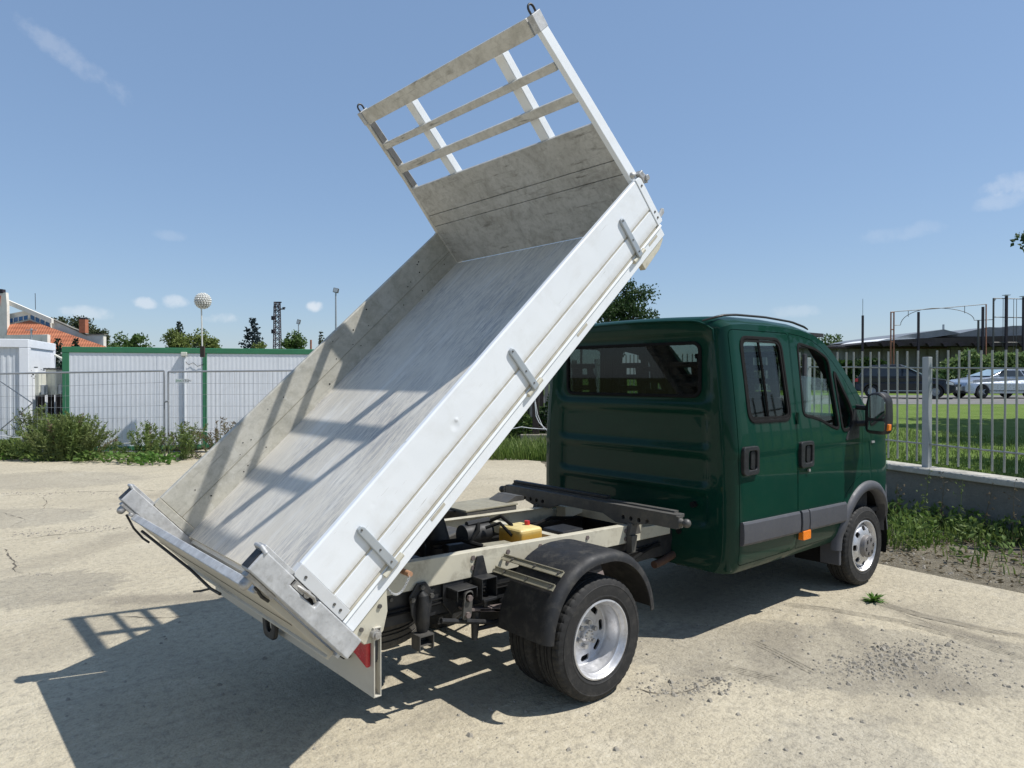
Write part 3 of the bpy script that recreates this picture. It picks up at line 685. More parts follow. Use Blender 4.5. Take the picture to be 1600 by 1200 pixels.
# badge on the wing, too small to read
m = MB(); m.box(3.49,3.505,-.976,-.964,1.240,1.258); m.box(3.512,3.527,-.976,-.964,1.240,1.258); m.box(3.535,3.543,-.976,-.964,1.240,1.258); m.build('wing_badge', 'badge', truck)
# ---- rear wall of the cab with pressed ribs
h = ring(1.35); m = MB(); NC = 64
def sst(a, b, x): t = max(0, min(1, (x-a)/(b-a))); return t*t*(3-2*t)
def rr_in(y, z, y0, y1, z0, z1, soft, r=.06):
    dx = max(abs(y-(y0+y1)/2)-(y1-y0)/2+r, 0); dz = max(abs(z-(z0+z1)/2)-(z1-z0)/2+r, 0); d = math.hypot(dx, dz)-r
    return 1-sst(-soft, soft, d)
def rear_x(y, z):
    r = 0
    r += .020*rr_in(y, z, -.76, .76, 1.63, 2.125, .016, .09)
    r += .022*rr_in(y, z, -.73, .73, 1.315, 1.565, .022, .05)
    r += .022*rr_in(y, z, -.73, .73, 1.045, 1.255, .022, .05)
    r += .022*rr_in(y, z, -.73, .73, .76, .985, .022, .05)
    r += .008*rr_in(y, z, -.80, .80, .60, 2.16, .03, .1)
    return 1.35 + r
rows = [p for p in h if p[1] > .0]; fine = []
for (a, b) in zip(rows, rows[1:]):
    k = max(1, int(abs(b[1]-a[1])/.011))
    for j in range(k): t = j/k; fine.append((a[0]+(b[0]-a[0])*t, a[1]+(b[1]-a[1])*t))
rows = fine
for (y, z) in rows:
    for c in range(NC+1):
        q = y*(1-2*c/NC); m.v.append((rear_x(q, z), q, z))
for i in range(len(rows)-1): m.f += [(i*(NC+1)+c, i*(NC+1)+c+1, (i+1)*(NC+1)+c+1, (i+1)*(NC+1)+c) for c in range(NC)]
me = m.mesh('rear'); me.materials.append(MATS['green_paint']); me.materials.append(MATS['interior'])
bm = bmesh.new(); bm.from_mesh(me)
bmesh.ops.recalc_face_normals(bm, faces=bm.faces)
bm.faces.ensure_lookup_table()
if bm.faces[len(bm.faces)//2].normal.x > 0: bmesh.ops.reverse_faces(bm, faces=bm.faces)
bm.to_mesh(me); bm.free()
rear_me = solid(me, .02, -1, 1)
RWIN = rrect(-.665, .665, 1.68, 2.065, .06)
rear_me = boolean(rear_me, [closed_mesh(MB().prism(RWIN, 'x', 1.2, 1.6))])
rear = link('cab_rear_wall', rear_me, None, truck, True, ang=40)
m = MB(); n = len(RWIN); o_, i_ = inset(RWIN, -.012), inset(RWIN, .012)
for x in (1.362, 1.384): m.v += [(x, p[0], p[1]) for p in o_] + [(x, p[0], p[1]) for p in i_]
for i in range(n):
    j = (i+1) % n; m.f += [(i, j, n+j, n+i), (2*n+i, 3*n+i, 3*n+j, 2*n+j), (i, 2*n+i, 2*n+j, j), (n+i, n+j, 3*n+j, 3*n+i)]
m.build('rear_window_seal', 'rubber_black', rear, True, .004)
MB().prism(inset(RWIN, .004), 'x', 1.374, 1.379).build('rear_window_pane', 'glass_rear', rear)
m = MB()
for y, z in ((-.5,.69),(.5,.69),(-.62,.9)): m.tube([(1.345,y,z),(1.382,y,z)], .022, 12)
m.build('rubber_grommet', 'rubber_black', rear)
# seam strip where the rear wall meets the side
for s in (-1, 1):
    m = MB(); pts = [(1.353, s*-p[0]*1.0, p[1]) for p in h[:28]]; m.tube(pts, .005, 6); m.build('corner_seam', 'green_paint', rear, True)
m = MB(); m.tube([(1.347, p[0], p[1]+.002) for p in h[26:]] + [(1.347, -p[0], p[1]+.002) for p in h[-2:25:-1]], .009, 6); m.build('roof_seam', 'green_paint', rear, True)
# roof rails, windscreen, lower plastic and arches
for s in (-1, 1):
    pts = []
    for k in range(24):
        x = 1.33+1.32*k/23; ze = interp(ZE, x); pts.append((x, s*(wy(x, ze)-.075), ze+.068+.004*math.sin(math.pi*k/23)))
    MB().tube(pts, [.006]+[.009]*22+[.006], 8).build('roof_rail', 'black_plastic', truck, True)
def surf_top(x): return ring(x)
m = MB()
for k in range(9):
    x = 2.80+.80*k/8; hh = ring(x); mid = hh[-1][1]
    for c in range(13):
        y = -.72+1.44*c/12; z = min(hh[-1][1], max(q[1] for q in hh if abs(q[0]) >= abs(y)-.04)) ; m.v.append((x, y, z-.012-.02*(abs(y)/.72)**2))
for k in range(8): m.f += [(k*13+c, k*13+c+1, (k+1)*13+c+1, (k+1)*13+c) for c in range(12)]
m.build('windscreen', 'glass', truck, True)
def flare(s):
    m = MB(); prev = None; n = 36; sec = [(.475,-.06),(.475,.018),(.492,.034),(.53,.030),(.556,.010),(.560,-.03)]; c = len(sec)
    for k in range(n+1):
        a = R(6+ (177-6)*k/n)
        for rr, o in sec:
            x = WB+rr*math.cos(a); z = .36+rr*math.sin(a); m.v.append((x, s*(max(.90, wy(min(x, 4.0), max(.5, z)))+o), z))
    for k in range(n): m.f += [(k*c+i, k*c+i+1, (k+1)*c+i+1, (k+1)*c+i) for i in range(c-1)]
    return m.build('wheel_arch_flare', 'moulding', truck, True, ang=50)
flare(-1); flare(1)
m = MB(); pts = []
for k in range(13): x = 3.91+.41*k/12; pts.append((x, None))
path = [(x, -(wy(x, .7)+.012)) for x, _ in pts]; yl = path[-1][1]
path += [(4.32+.10*math.cos(a_*math.pi/2)**.5, yl*math.sin(a_*math.pi/2)) for a_ in [1-k/10 for k in range(1, 10)]]; path.append((4.42, 0))
path = path + [(x, -y) for x, y in path[-2::-1]]
for (x, y) in path:
    e = 0 if abs(x-3.91) > 1e-6 else 1
    for z, o in ((.34,.94),(.42,.985),(.62,1.0),(.80,.995),(.93,.97)): m.v.append((x-.10*e*(z-.6), y*o, z))
for k in range(len(path)-1): m.f += [(k*5+i, k*5+i+1, (k+1)*5+i+1, (k+1)*5+i) for i in range(4)]
m.build('front_bumper', 'moulding', truck, True)
for s in (-1, 1): MB().prism([(4.02,.98),(4.30,.90),(4.24,1.10),(4.05,1.22)], 'y', s*.62, s*.80).build('headlight', 'glass', truck, bevel=.02)
# under-sill and wheel-house linings
for s in (-1, 1):
    m = MB(); m.prism([(1.36,.46),(2.86,.46),(2.86,.56),(1.36,.56)], 'y', s*.70, s*.915); m.build('sill', 'green_paint', truck, bevel=.02)
    m = MB()
    for k in range(21):
        a = R(-18+212*k/20)
        for y in (.55, .945): m.v.append((WB+.478*math.cos(a), s*y, .36+.478*math.sin(a)))
    for k in range(20): m.f.append((2*k, 2*k+1, 2*k+3, 2*k+2))
    m.f.append(tuple(2*k for k in range(21)))
    m.build('wheelhouse', 'rubber_black', truck, True)
    MB().prism([(2.90,.26),(2.935,.26),(2.935,.50),(2.90,.50)], 'y', s*.80, s*.965).build('mud_flap', 'moulding', truck, bevel=.006)
MB().box(1.40,3.9,-.90,.90,.60,.64).build('cab_floor', 'interior', truck)
MB().prism([(3.05,.64),(3.62,.64),(3.62,1.32),(3.35,1.36),(3.08,1.28),(3.12,.95)], 'y', -.89, .89).build('dashboard', 'interior', truck, bevel=.03)
MB().box(1.42,2.95,-.80,.80,2.155,2.185).build('headlining', 'interior', truck)
st = MB(); ctr = Vector((3.0, .42, 1.32)); tilt = Matrix.Rotation(R(-35), 3, 'Y')
st.tube([ctr + tilt @ Vector((0, .2*math.cos(2*math.pi*k/28), .2*math.sin(2*math.pi*k/28))) for k in range(28)], .017, 8, True); st.tube([ctr, ctr+Vector((.25,0,-.25))], .03, 8)
for a in (0, 120, 240): st.tube([ctr, ctr + tilt @ Vector((0, .19*math.cos(R(a+90)), .19*math.sin(R(a+90))))], .018, 6)
st.build('steering_wheel', 'interior', truck, True)
def seat(x, y, w, tall=1.62, slots=True):
    s = MB().prism([(x-.02,.98),(x+.46,1.02),(x+.46,.86),(x,.82)], 'y', y-w/2, y+w/2).build('seat', 'seat_fabric', truck, bevel=.04)
    bk = [(y-w/2,.95),(y+w/2,.95),(y+w/2,1.45),(y+w*.36,1.66),(y-w*.36,1.66),(y-w/2,1.45)]
    sh = Matrix.Identity(4); sh[0][2] = -.17; sh[0][3] = .17*.95 + x
    MB().prism(bk, 'x', -.10, .02, sh).build('seat_back', 'seat_fabric', s, bevel=.035)
    # head restraint: a frame with open slots
    hw = w*.30 if w < .6 else .13
    m = MB(); z0, z1 = 1.68, 2.00
    for a in (-1, 1): m.prism([(y+a*hw, z0), (y+a*hw*.62, z0), (y+a*hw*.55, z1), (y+a*hw*.85, z1)], 'x', -.06, .01, sh)
    for k in range(4):
        z = z0+(z1-z0)*k/3; m.prism([(y-hw*.98, z-.022), (y+hw*.98, z-.022), (y+hw*.95, z+.022), (y-hw*.95, z+.022)], 'x', -.065, .015, sh)
    m.build('head_restraint', 'seat_fabric', s, bevel=.012)
seat(2.52, .50, .50); seat(2.52, -.10, .42); seat(2.52, -.58, .46)
bn = MB().prism([(1.55,.96),(2.02,1.0),(2.02,.80),(1.55,.78)], 'y', -.82, .82).build('rear_bench', 'seat_fabric', truck, bevel=.04)
sh = Matrix.Identity(4); sh[0][2] = -.12; sh[0][3] = .12*.95+1.56
MB().prism([(-.82,.95),(.82,.95),(.82,1.60),(-.82,1.60)], 'x', -.09, .02, sh).build('seat_back', 'seat_fabric', bn, bevel=.04)
for y in (-.50, 0.02, .54):
    m = MB(); hw = .125
    for a in (-1, 1): m.prism([(y+a*hw,1.62),(y+a*hw*.6,1.62),(y+a*hw*.5,1.90),(y+a*hw*.75,1.93)], 'x', -.05, .01, sh)
    for k in range(4): z = 1.64+.09*k; m.prism([(y-hw*.95,z-.020),(y+hw*.95,z-.020),(y+hw*.9,z+.020),(y-hw*.9,z+.020)], 'x', -.055, .015, sh)
    m.build('head_restraint', 'seat_fabric', bn, bevel=.012)
m = MB(); m.tube([(2.45,-.89,2.0),(2.48,-.87,1.6),(2.44,-.80,1.05)], .02, 6); m.build('seat_belt', 'moulding', truck)
# ---- door mirrors
for s in (-1, 1):
    Y = lambda y: s*y
    hs_ = MB(); poly = rpoly([(1.035,1.345),(1.205,1.335),(1.218,1.45),(1.212,1.64),(1.16,1.695),(1.06,1.685),(1.03,1.55)], .05, 5)
    hs_.prism([(Y(p[0]), p[1]) for p in poly], 'x', 3.19, 3.34)
    mir = hs_.build('door_mirror', 'black_plastic', truck, bevel=.03, segs=3)
    up = rpoly([(1.065,1.475),(1.205,1.475),(1.203,1.63),(1.15,1.672),(1.075,1.665)], .03); lo = rpoly([(1.065,1.375),(1.20,1.368),(1.205,1.452),(1.065,1.452)], .02)
    MB().prism([(Y(p[0]), p[1]) for p in up], 'x', 3.184, 3.1885).build('mirror_glass', 'mirror_glass', mir)
    MB().prism([(Y(p[0]), p[1]) for p in lo], 'x', 3.184, 3.1885).build('wide_angle_glass', 'mirror_glass', mir)
    MB().prism([(Y(1.205),1.37),(Y(1.225),1.375),(Y(1.228),1.425),(Y(1.21),1.43)], 'x', 3.21, 3.26).build('turn_lamp', 'orange_lens', mir, bevel=.004)
    m = MB(); m.tube([(3.24,Y(.90),1.565),(3.24,Y(1.06),1.555)], .022, 8); m.tube([(3.22,Y(.93),1.42),(3.24,Y(1.06),1.43)], .026, 8); m.build('mirror_arm', 'black_plastic', mir, True)
# ---- wheels
def tyre_mesh(W=.195, RO=.345, seg=180):
    h = W/2
    prof = [(.215,-h*.80),(.222,-h*.92),(.238,-h*1.00),(.240,-h*1.03),(.246,-h*1.03),(.248,-h*1.02),(.285,-h*1.05),(.300,-h*1.04),(.302,-h*1.055),(.306,-h*1.05),(.308,-h*1.02),(.318,-h*.99),(.334,-h*.90),(.342,-h*.78),
            (.344,-h*.60),(.344,-h*.52),(.334,-h*.50),(.334,-h*.43),(.345,-h*.41),(.3455,-h*.16),(.335,-h*.14),(.335,-h*.07),(.3455,-h*.05)]
    prof = prof + [(r, -z) for r, z in prof[::-1]]
    m = MB(); n = seg
    for i, (r, z) in enumerate(prof):
        for k in range(n):
            a = 2*math.pi*k/n; rr = r
            sh = .317 < r and abs(z) > h*.55
            if sh and k % 4 == 0: rr -= .0045
            elif .343 < r and (k+ (2 if z > 0 else 0)) % 4 == 0: rr -= .0015
            m.v.append((rr*math.cos(a), z, rr*math.sin(a)))
    for i in range(len(prof)-1): m.f += [(i*n+k, (i+1)*n+k, (i+1)*n+(k+1) % n, i*n+(k+1) % n) for k in range(n)]
    # raised lettering band on the outer sidewall
    me = m.mesh('tyre'); me.polygons.foreach_set('use_smooth', [True]*len(me.polygons)); me.set_sharp_from_angle(angle=R(22)); return me
TY = tyre_mesh(); TY.materials.append(MATS['tyre'])
def oval(cx, cy, a, hw, hh, n=6):
    pts = rrect(-hw, hw, -hh, hh, min(hw, hh)*.75, n); c, s = math.cos(a), math.sin(a)
    return [(cx+p[0]*c-p[1]*s, cy+p[0]*s+p[1]*c) for p in pts]
def disc_with_holes(prof, nh, rc, hw, hh, phase=0, n=64):
    me = closed_mesh(MB().lathe(prof, n, 'y', closed=True)); cut = []
    for k in range(nh):
        a = 2*math.pi*k/nh+phase; cut.append(closed_mesh(MB().prism(oval(rc*math.cos(a), rc*math.sin(a), a, hw, hh), 'y', -.3, .3)))
    return boolean(me, cut)
# all wheel meshes are modelled with the outer face towards -y
def barrel():
    prof = [(.222,-.096),(.224,-.088),(.216,-.080),(.205,-.074),(.203,-.045),(.196,-.035),(.190,.0),(.190,.06),(.203,.075),(.222,.092),(.218,.094),(.198,.080),(.182,.062),(.182,.012),(.188,.004),(.188,-.026),(.194,-.034),(.194,-.060),(.201,-.068),(.203,-.082),(.214,-.098)]
    return MB().lathe(prof, 72, 'y', closed=True)
def rear_wheel(y, outer, par=truck):
    s = -1 if y < 0 else 1
    w = bpy.data.objects.new('wheel', TY); COL.objects.link(w); w.parent = par; w.location = (0, y, .345); w.scale = (1, -s, 1)
    b = barrel().build('rim', 'rim', w, True, ang=40)
    if outer:
        dm = disc_with_holes([(.187,.030),(.178,.048),(.150,.050),(.118,.040),(.092,.036),(.088,.046),(.118,.050),(.150,.060),(.180,.058),(.187,.045)], 8, .146, .018, .032, .1)
        d = link('rim_disc', dm, 'rim', w, True, ang=35)
        m = MB(); m.lathe([(.001,.0),(.034,.002),(.042,.012),(.044,.03),(.088,.034),(.093,.040)], 40, 'y'); m.build('hub', 'rim', w, True)
        m = MB()
        for k in range(6): a = 2*math.pi*k/6+.3; m.tube([(.068*math.cos(a),.036,.068*math.sin(a)),(.068*math.cos(a),.006,.068*math.sin(a))], .0135, 6)
        for k in range(8): a = 2*math.pi*k/8; m.tube([(.026*math.cos(a),.004,.026*math.sin(a)),(.026*math.cos(a),-.006,.026*math.sin(a))], .005, 6)
        m.build('wheel_nuts', 'steel_bright', w, True)
    MB().lathe([(.001,.068),(.17,.068),(.17,.09),(.001,.09)], 36, 'y').build('brake_drum', 'rubber_black', w)
    return w
rear_wheel(-.8765, True); rear_wheel(-.648, False); rear_wheel(.8765, True); rear_wheel(.648, False)
def front_wheel(s):
    w = bpy.data.objects.new('wheel', TY); COL.objects.link(w); w.parent = truck; w.location = (WB, s*.853, .345); w.scale = (1, -s, 1); w.rotation_euler = (0,0,R(-2))
    barrel().build('rim', 'rim', w, True, ang=40)
    dm = disc_with_holes([(.190,-.030),(.182,-.062),(.165,-.082),(.130,-.098),(.095,-.102),(.090,-.092),(.128,-.088),(.160,-.072),(.176,-.052),(.184,-.028)], 8, .150, .019, .026, .0)
    link('rim_disc', dm, 'rim', w, True, ang=35)
    m = MB(); m.lathe([(.100,-.090),(.098,-.125),(.092,-.138),(.080,-.143),(.001,-.145)], 48, 'y'); m.build('hub_cap', 'hub_grey', w, True, ang=25)
    m = MB()
    for k in range(6): a = 2*math.pi*k/6+.2; m.tube([(.062*math.cos(a),-.1435,.062*math.sin(a)),(.062*math.cos(a),-.1455,.062*math.sin(a))], .0155, 8)
    m.build('cap_recess', 'rubber_black', w)
    m = MB()
    for k in range(6): a = 2*math.pi*k/6+.2; m.tube([(.062*math.cos(a),-.145,.062*math.sin(a)),(.062*math.cos(a),-.152,.062*math.sin(a))], .009, 6)
    m.build('wheel_nuts', 'hub_grey', w)
    MB().lathe([(.001,.0),(.15,.0),(.15,.05),(.001,.05)], 32, 'y').build('brake_disc', 'bar_grey', w)
front_wheel(-1); front_wheel(1)
# ---- chassis
def zs_top(x): return .845 + (.795-.845)*(x+1.2)/2.1
for s in (-1, 1):
    m = MB(); m.box(-1.43,4.0,s*.435 if s > 0 else -.435-.0, s*.425 if s > 0 else -.425, .515,.685); m.box(-1.43,4.0,min(s*.434,s*.36),max(s*.434,s*.36),.677,.6845); m.box(-1.43,4.0,min(s*.434,s*.36),max(s*.434,s*.36),.5155,.523)
    fr = m.build('frame_rail', 'chassis_black', truck)
    m = MB(); b = MB()
    for k in range(16):
        x = -1.30+.13*k; m.bolt((x, s*.435, .655), (0, s, 0), .011, .009)
    m.build('frame_bolts', 'bar_grey', fr)
    # cream sub-frame: a channel with its flanges inwards
    web = [(-1.44,.690),(1.30,.672),(1.30,.748),(.98,.762),(.98,.793),(-1.44,.851)]
    m = MB().prism(web, 'y', s*.462, s*.454)
    fl = [(-1.44,.8515),(.98,.7935),(.98,.7860),(-1.44,.8440)]; m.prism(fl, 'y', s*.4535, s*.405)
    fl = [(-1.44,.6895),(1.30,.6715),(1.30,.679),(-1.44,.697)]; m.prism(fl, 'y', s*.4535, s*.405)
    sf = m.build('sub_frame_rail', 'cream_paint', truck, bevel=.0025)
    m = MB()
    for x in (-.52,-.26,.0,.42,.80):
        for dz in (.035,.09): m.bolt((x, s*.462, zs_top(x)-dz), (0, s, 0), .015, .007)
    m.build('sub_frame_bolts', 'spring_brown', sf)
for x in (-1.25,-.72,.30,1.20): MB().box(x-.03,x+.03,-.404,.404,.70,.775).build('sub_frame_crossmember', 'cream_paint' if x > 0 else 'chassis_black', truck, bevel=.003)
for x in (-.95,.62,1.7,2.6): MB().tube([(x,-.42,.60),(x,.42,.60)], .05, 12).build('frame_crossmember', 'chassis_black', truck, True)
m = MB(); m.prism([(.98,.70),(.98,.80),(1.16,.80),(1.20,.74)], 'y', .30, .404); m.build('sub_frame_gusset', 'cream_paint', truck, bevel=.003)
# rest beam with ball ends
m = MB(); bar = [(-.86,.832),(-.86,.925),(.86,.925),(.86,.832),(.62,.832),(.50,.800),(.34,.800),(.22,.846),(-.22,.846),(-.34,.800),(-.50,.800),(-.62,.832)]
bmx = closed_mesh(MB().prism(bar, 'x', .835, .875)); cut = []
for y in (-.62,-.55,-.48,-.41,.62,.55,.48,.41): cut.append(closed_mesh(MB().prism([(y+.016*math.cos(2*math.pi*k/12), .845+.0*y+.016*math.sin(2*math.pi*k/12)) for k in range(12)], 'x', .7, .868)))
bmx = boolean(bmx, cut); beam = link('rest_beam', bmx, 'bar_grey', truck, bevel=.003)
MB().box(.878,.93,-.855,.855,.900,.9235).build('beam_flange', 'bar_grey', beam, bevel=.003)
MB().box(.905,.945,-.20,.84,.935,.958).build('rubber_strip', 'black_plastic', beam, bevel=.004)
MB().box(.895,.94,-.80,.84,.9245,.9345).build('strip_carrier', 'bar_grey', beam)
for s in (-1, 1):
    m = MB(); m.box(.832,.880,min(s*.86,s*.88),max(s*.86,s*.88),.84,.915); m.tube([(.856,s*.88,.878),(.856,s*.905,.878)], [.028,.016], 10); m.ball((.856,s*.925,.878), .029); m.build('ball_end', 'bar_grey', beam, True)
    m = MB(); m.prism([(.80,.735),(.92,.735),(.90,.815),(.82,.815)], 'y', s*.466, s*.50); m.prism([(.80,.62),(.84,.62),(.86,.735),(.80,.735)], 'y', s*.47, s*.52); m.build('beam_bracket', 'bar_grey', beam, bevel=.003)
# hydraulic ram, pump, reservoir
m = MB(); a = Vector((-.385, 0, .62)); b_ = Vector((-.66, 0, 1.46)); d = (b_-a).normalized()
m.tube([a, a+d*.42], .078, 20); m.tube([a+d*.42, a+d*.435], .082, 20); m.tube([a+d*.43, a+d*.66], .064, 20); m.tube([a+d*.66, a+d*.675], .068, 20); m.tube([a+d*.67, b_], .05, 20)
m.build('hydraulic_ram', 'chassis_black', truck, True, ang=40)
m = MB(); m.tube([(-.385,-.40,.70),(-.385,.40,.70)], .035, 12); m.lathe([(.085,-.05),(.115,-.05),(.115,.05),(.085,.05)], 24, 'z', (-.40,0,.72), True); m.box(-.47,-.30,-.16,-.10,.62,.80); m.box(-.47,-.30,.10,.16,.62,.80); m.build('ram_cradle', 'chassis_black', truck, True, .004)
tk = MB().box(.0,.20,-.28,-.05,.70,.846).build('oil_reservoir', 'yellow_tank', truck, bevel=.025, segs=3)
MB().tube([(.155,-.17,.845),(.155,-.17,.872)], .018, 14).build('filler_cap', 'red_cap', tk, True)
m = MB(); m.tube([(-.23,.03,.795),(-.03,.03,.795)], .068, 20); m.tube([(-.03,.03,.795),(.0,.03,.795)], .05, 16); m.tube([(-.20,.02,.865),(-.02,.02,.872)], .02, 8); m.build('pump_motor', 'chassis_black', truck, True)
MB().prism([(-.30,.68),(-.02,.68),(-.04,.775),(-.26,.785)], 'y', -.36, -.17).build('pump_block', 'khaki_strip', truck, bevel=.012)
m = MB(); m.tube([(-.02,.02,.86),(.03,-.05,.90),(.06,-.12,.85),(.02,-.2,.76)], .013, 8); m.tube([(-.12,.0,.86),(-.2,-.1,.84),(-.30,-.12,.76),(-.36,-.1,.70)], .013, 8); m.tube([(-.10,-.05,.84),(-.02,-.1,.87),(.0,-.2,.80)], .011, 8); m.build('hydraulic_hose', 'rubber_black', truck, True)
m = MB(); m.box(.14,.62,.47,.80,.66,.835); bx_ = m.build('steel_locker', 'bar_grey', truck, bevel=.006)
MB().box(.13,.63,.465,.81,.8355,.85).build('locker_lid', 'khaki_strip', bx_, bevel=.004)
m = MB(); m.prism([(.56,.852),(.74,.852),(.74,.885),(.66,.895)], 'y', .52, .74); m.build('locker_catch', 'bar_grey', bx_)
# rear axle, springs, hangers, spare wheel, tow eye
m = MB(); m.tube([(0,-.60,.345),(0,.60,.345)], .055, 16); m.ball((0,0,.345), .17, 18, 12, (1,.75,1)); m.tube([(.1,0,.36),(1.4,0,.50)], .04, 10); m.build('rear_axle', 'chassis_black', truck, True)
MB().tube([(WB,-.74,.34),(WB,.74,.34)], .05, 12).build('front_axle', 'chassis_black', truck, True)
MB().prism([(1.6,.45),(3.3,.38),(3.7,.45),(3.7,.9),(1.6,.62)], 'y', -.38, .38).build('engine_block', 'rubber_black', truck, bevel=.05)
for s in (-1, 1):
    m = MB()
    for k in range(4):
        L = .62-.1*k; z = .455-.02*k; pts = [(x*L/.62, z+.07*(x/.62)**2) for x in (-.62,-.4,-.2,0,.2,.4,.62)]; pts = pts + [(x, zz+.016) for x, zz in pts[::-1]]; m.prism(pts, 'y', s*.46, s*.53)
    m.build('leaf_spring', 'spring_brown', truck, bevel=.002)
    # spring hanger: a diamond plate with a domed bush
    m = MB(); plate = [(-.955,.660),(-.905,.725),(-.850,.725),(-.800,.660),(-.815,.56),(-.86,.475),(-.90,.475),(-.94,.56)]
    m.prism(plate, 'y', s*.470, s*.482); hg = m.build('spring_hanger', 'chassis_black', truck, bevel=.006)
    m = MB(); m.tube([(-.878,s*.485,.47),(-.878,s*.492,.50),(-.878,s*.495,.60),(-.878,s*.492,.655),(-.878,s*.480,.675)], [.030,.036,.036,.032,.012], 14); m.build('hanger_bush', 'chassis_black', hg, True)
    m = MB()
    for x, z in ((-.938,.645),(-.878,.70),(-.818,.645)): m.bolt((x, s*.482, z), (0,s,0), .014, .014)
    m.build('hanger_bolts', 'bar_grey', hg)
    m = MB(); m.box(-.935,-.845,min(s*.47,s*.475),max(s*.47,s*.475),.385,.465); m.box(-.935,-.93,min(s*.476,s*.55),max(s*.476,s*.55),.385,.465); m.box(-.85,-.845,min(s*.476,s*.55),max(s*.476,s*.55),.385,.465); m.box(-.929,-.851,min(s*.476,s*.55),max(s*.476,s*.55),.458,.465); m.box(-.929,-.851,min(s*.476,s*.54),max(s*.476,s*.54),.405,.411); m.build('channel_bracket', 'bar_grey', hg)
    # shackle
    m = MB(); m.box(-.70,-.56,min(s*.455,s*.56),max(s*.455,s*.56),.655,.661); m.box(-.70,-.694,min(s*.455,s*.56),max(s*.455,s*.56),.60,.655); m.box(-.566,-.56,min(s*.455,s*.56),max(s*.455,s*.56),.60,.655); m.prism([(-.72,.70),(-.58,.70),(-.58,.57),(-.66,.50),(-.72,.57)], 'y', s*.445, s*.455); m.tube([(-.63,s*.44,.62),(-.63,s*.575,.62)], .03, 12)
    sk = m.build('shackle_bracket', 'chassis_black', truck, True, .003)
    MB().prism(rpoly([(-.66,.645),(-.60,.655),(-.615,.50),(-.675,.495)], .025), 'y', s*.56, s*.575).build('shackle', 'bar_grey', sk, bevel=.003)
    m = MB()
    for x, z in ((-.632,.615),(-.645,.525)): m.bolt((x, s*.575, z), (0,s,0), .017, .016)
    m.build('shackle_bolts', 'spring_brown', sk)
    # bump-stop bracket under the sub-frame
    m = MB(); m.prism([(-.50,.80),(-.455,.80),(-.425,.69),(-.53,.69)], 'y', s*.466, s*.478); m.box(-.53,-.42,min(s*.466,s*.56),max(s*.466,s*.56),.687,.693); m.box(-.53,-.524,min(s*.47,s*.56),max(s*.47,s*.56),.575,.687); m.box(-.426,-.42,min(s*.47,s*.56),max(s*.47,s*.56),.575,.687); m.box(-.523,-.427,min(s*.47,s*.57),max(s*.47,s*.57),.565,.580); m.tube([(-.475,s*.52,.58),(-.475,s*.52,.52)], [.02,.014], 10)
    m.build('bump_stop_bracket', 'chassis_black', truck, bevel=.002)
    MB().tube([(-.52,s*.49,.50),(-.53,s*.49,.34)], [.03,.018], 10).build('damper', 'chassis_black', truck, True)
m = MB(); m.tube([(-.80,-.55,.52),(-.60,-.54,.47),(-.42,-.52,.42),(0,-.45,.40)], .014, 8); m.tube([(-.52,-.50,.40),(-.20,-.56,.41)], .014, 8); m.build('anti_roll_bar', 'chassis_black', truck, True)
sp = bpy.data.objects.new('spare_wheel', TY.copy()); sp.data.materials.clear(); sp.data.materials.append(MATS['tyre_dusty']); COL.objects.link(sp); sp.parent = truck; sp.location = (-.93, .10, .405); sp.rotation_euler = (R(90), 0, 0)
MB().lathe([(.001,-.02),(.20,-.02),(.215,-.05),(.215,-.06),(.001,-.03)], 36, 'y').build('rim', 'bar_grey', sp, True)
MB().box(-1.43,-1.40,-.425,.425,.50,.68).build('rear_crossmember', 'chassis_black', truck, bevel=.003)
te = closed_mesh(MB().prism(rpoly([(-.07,.36),(.07,.36),(.09,.47),(.04,.58),(-.05,.58),(-.09,.47)], .04), 'x', -1.50, -1.475)); te = boolean(te, [closed_mesh(MB().prism([(.035*math.cos(2*math.pi*k/16), .43+.035*math.sin(2*math.pi*k/16)) for k in range(16)], 'x', -1.6, -1.4))])
o = link('tow_eye', te, 'chassis_black', truck, bevel=.006); o.location = (-.02, .0, .085)
# rear lamp board
m = MB(); m.box(-1.462,-1.456,-1.0,1.0,.452,.752); m.box(-1.4555,-1.425,-1.0,1.0,.452,.458); m.box(-1.4555,-1.425,-1.0,-.70,.7465,.752); m.box(-1.4555,-1.425,.70,1.0,.7465,.752)
lb = m.build('lamp_board', 'cream_panel', truck, bevel=.0015)
for s in (-1, 1):
    m = MB(); m.prism([(s*.835,.622),(s*.975,.578),(s*.978,.735),(s*.915,.738),(s*.85,.70)], 'x', -1.485, -1.463); l = m.build('tail_lamp', 'red_lens', lb, bevel=.006)
    MB().prism([(s*.80,.632),(s*.832,.622),(s*.848,.70),(s*.82,.705)], 'x', -1.480, -1.463).build('reverse_lens', 'litter_white', l, bevel=.004)
    MB().box(-1.455,-1.405,min(s*.82,s*.975),max(s*.82,s*.975),.585,.725).build('lamp_housing', 'moulding', l, bevel=.02)
MB().box(-1.429,-1.425,-.998,-.95,.4585,.746).build('board_stiffener', 'cream_panel', lb)
MB().box(-1.50,-1.463,-.80,-.30,.565,.612).build('rubber_buffer', 'rubber_black', lb, bevel=.008)
for y in (-.62,-.25,.25,.62):
    MB().box(-1.455,-1.43,y-.02,y+.02,.46,.70).build('board_strut', 'chassis_black', lb)
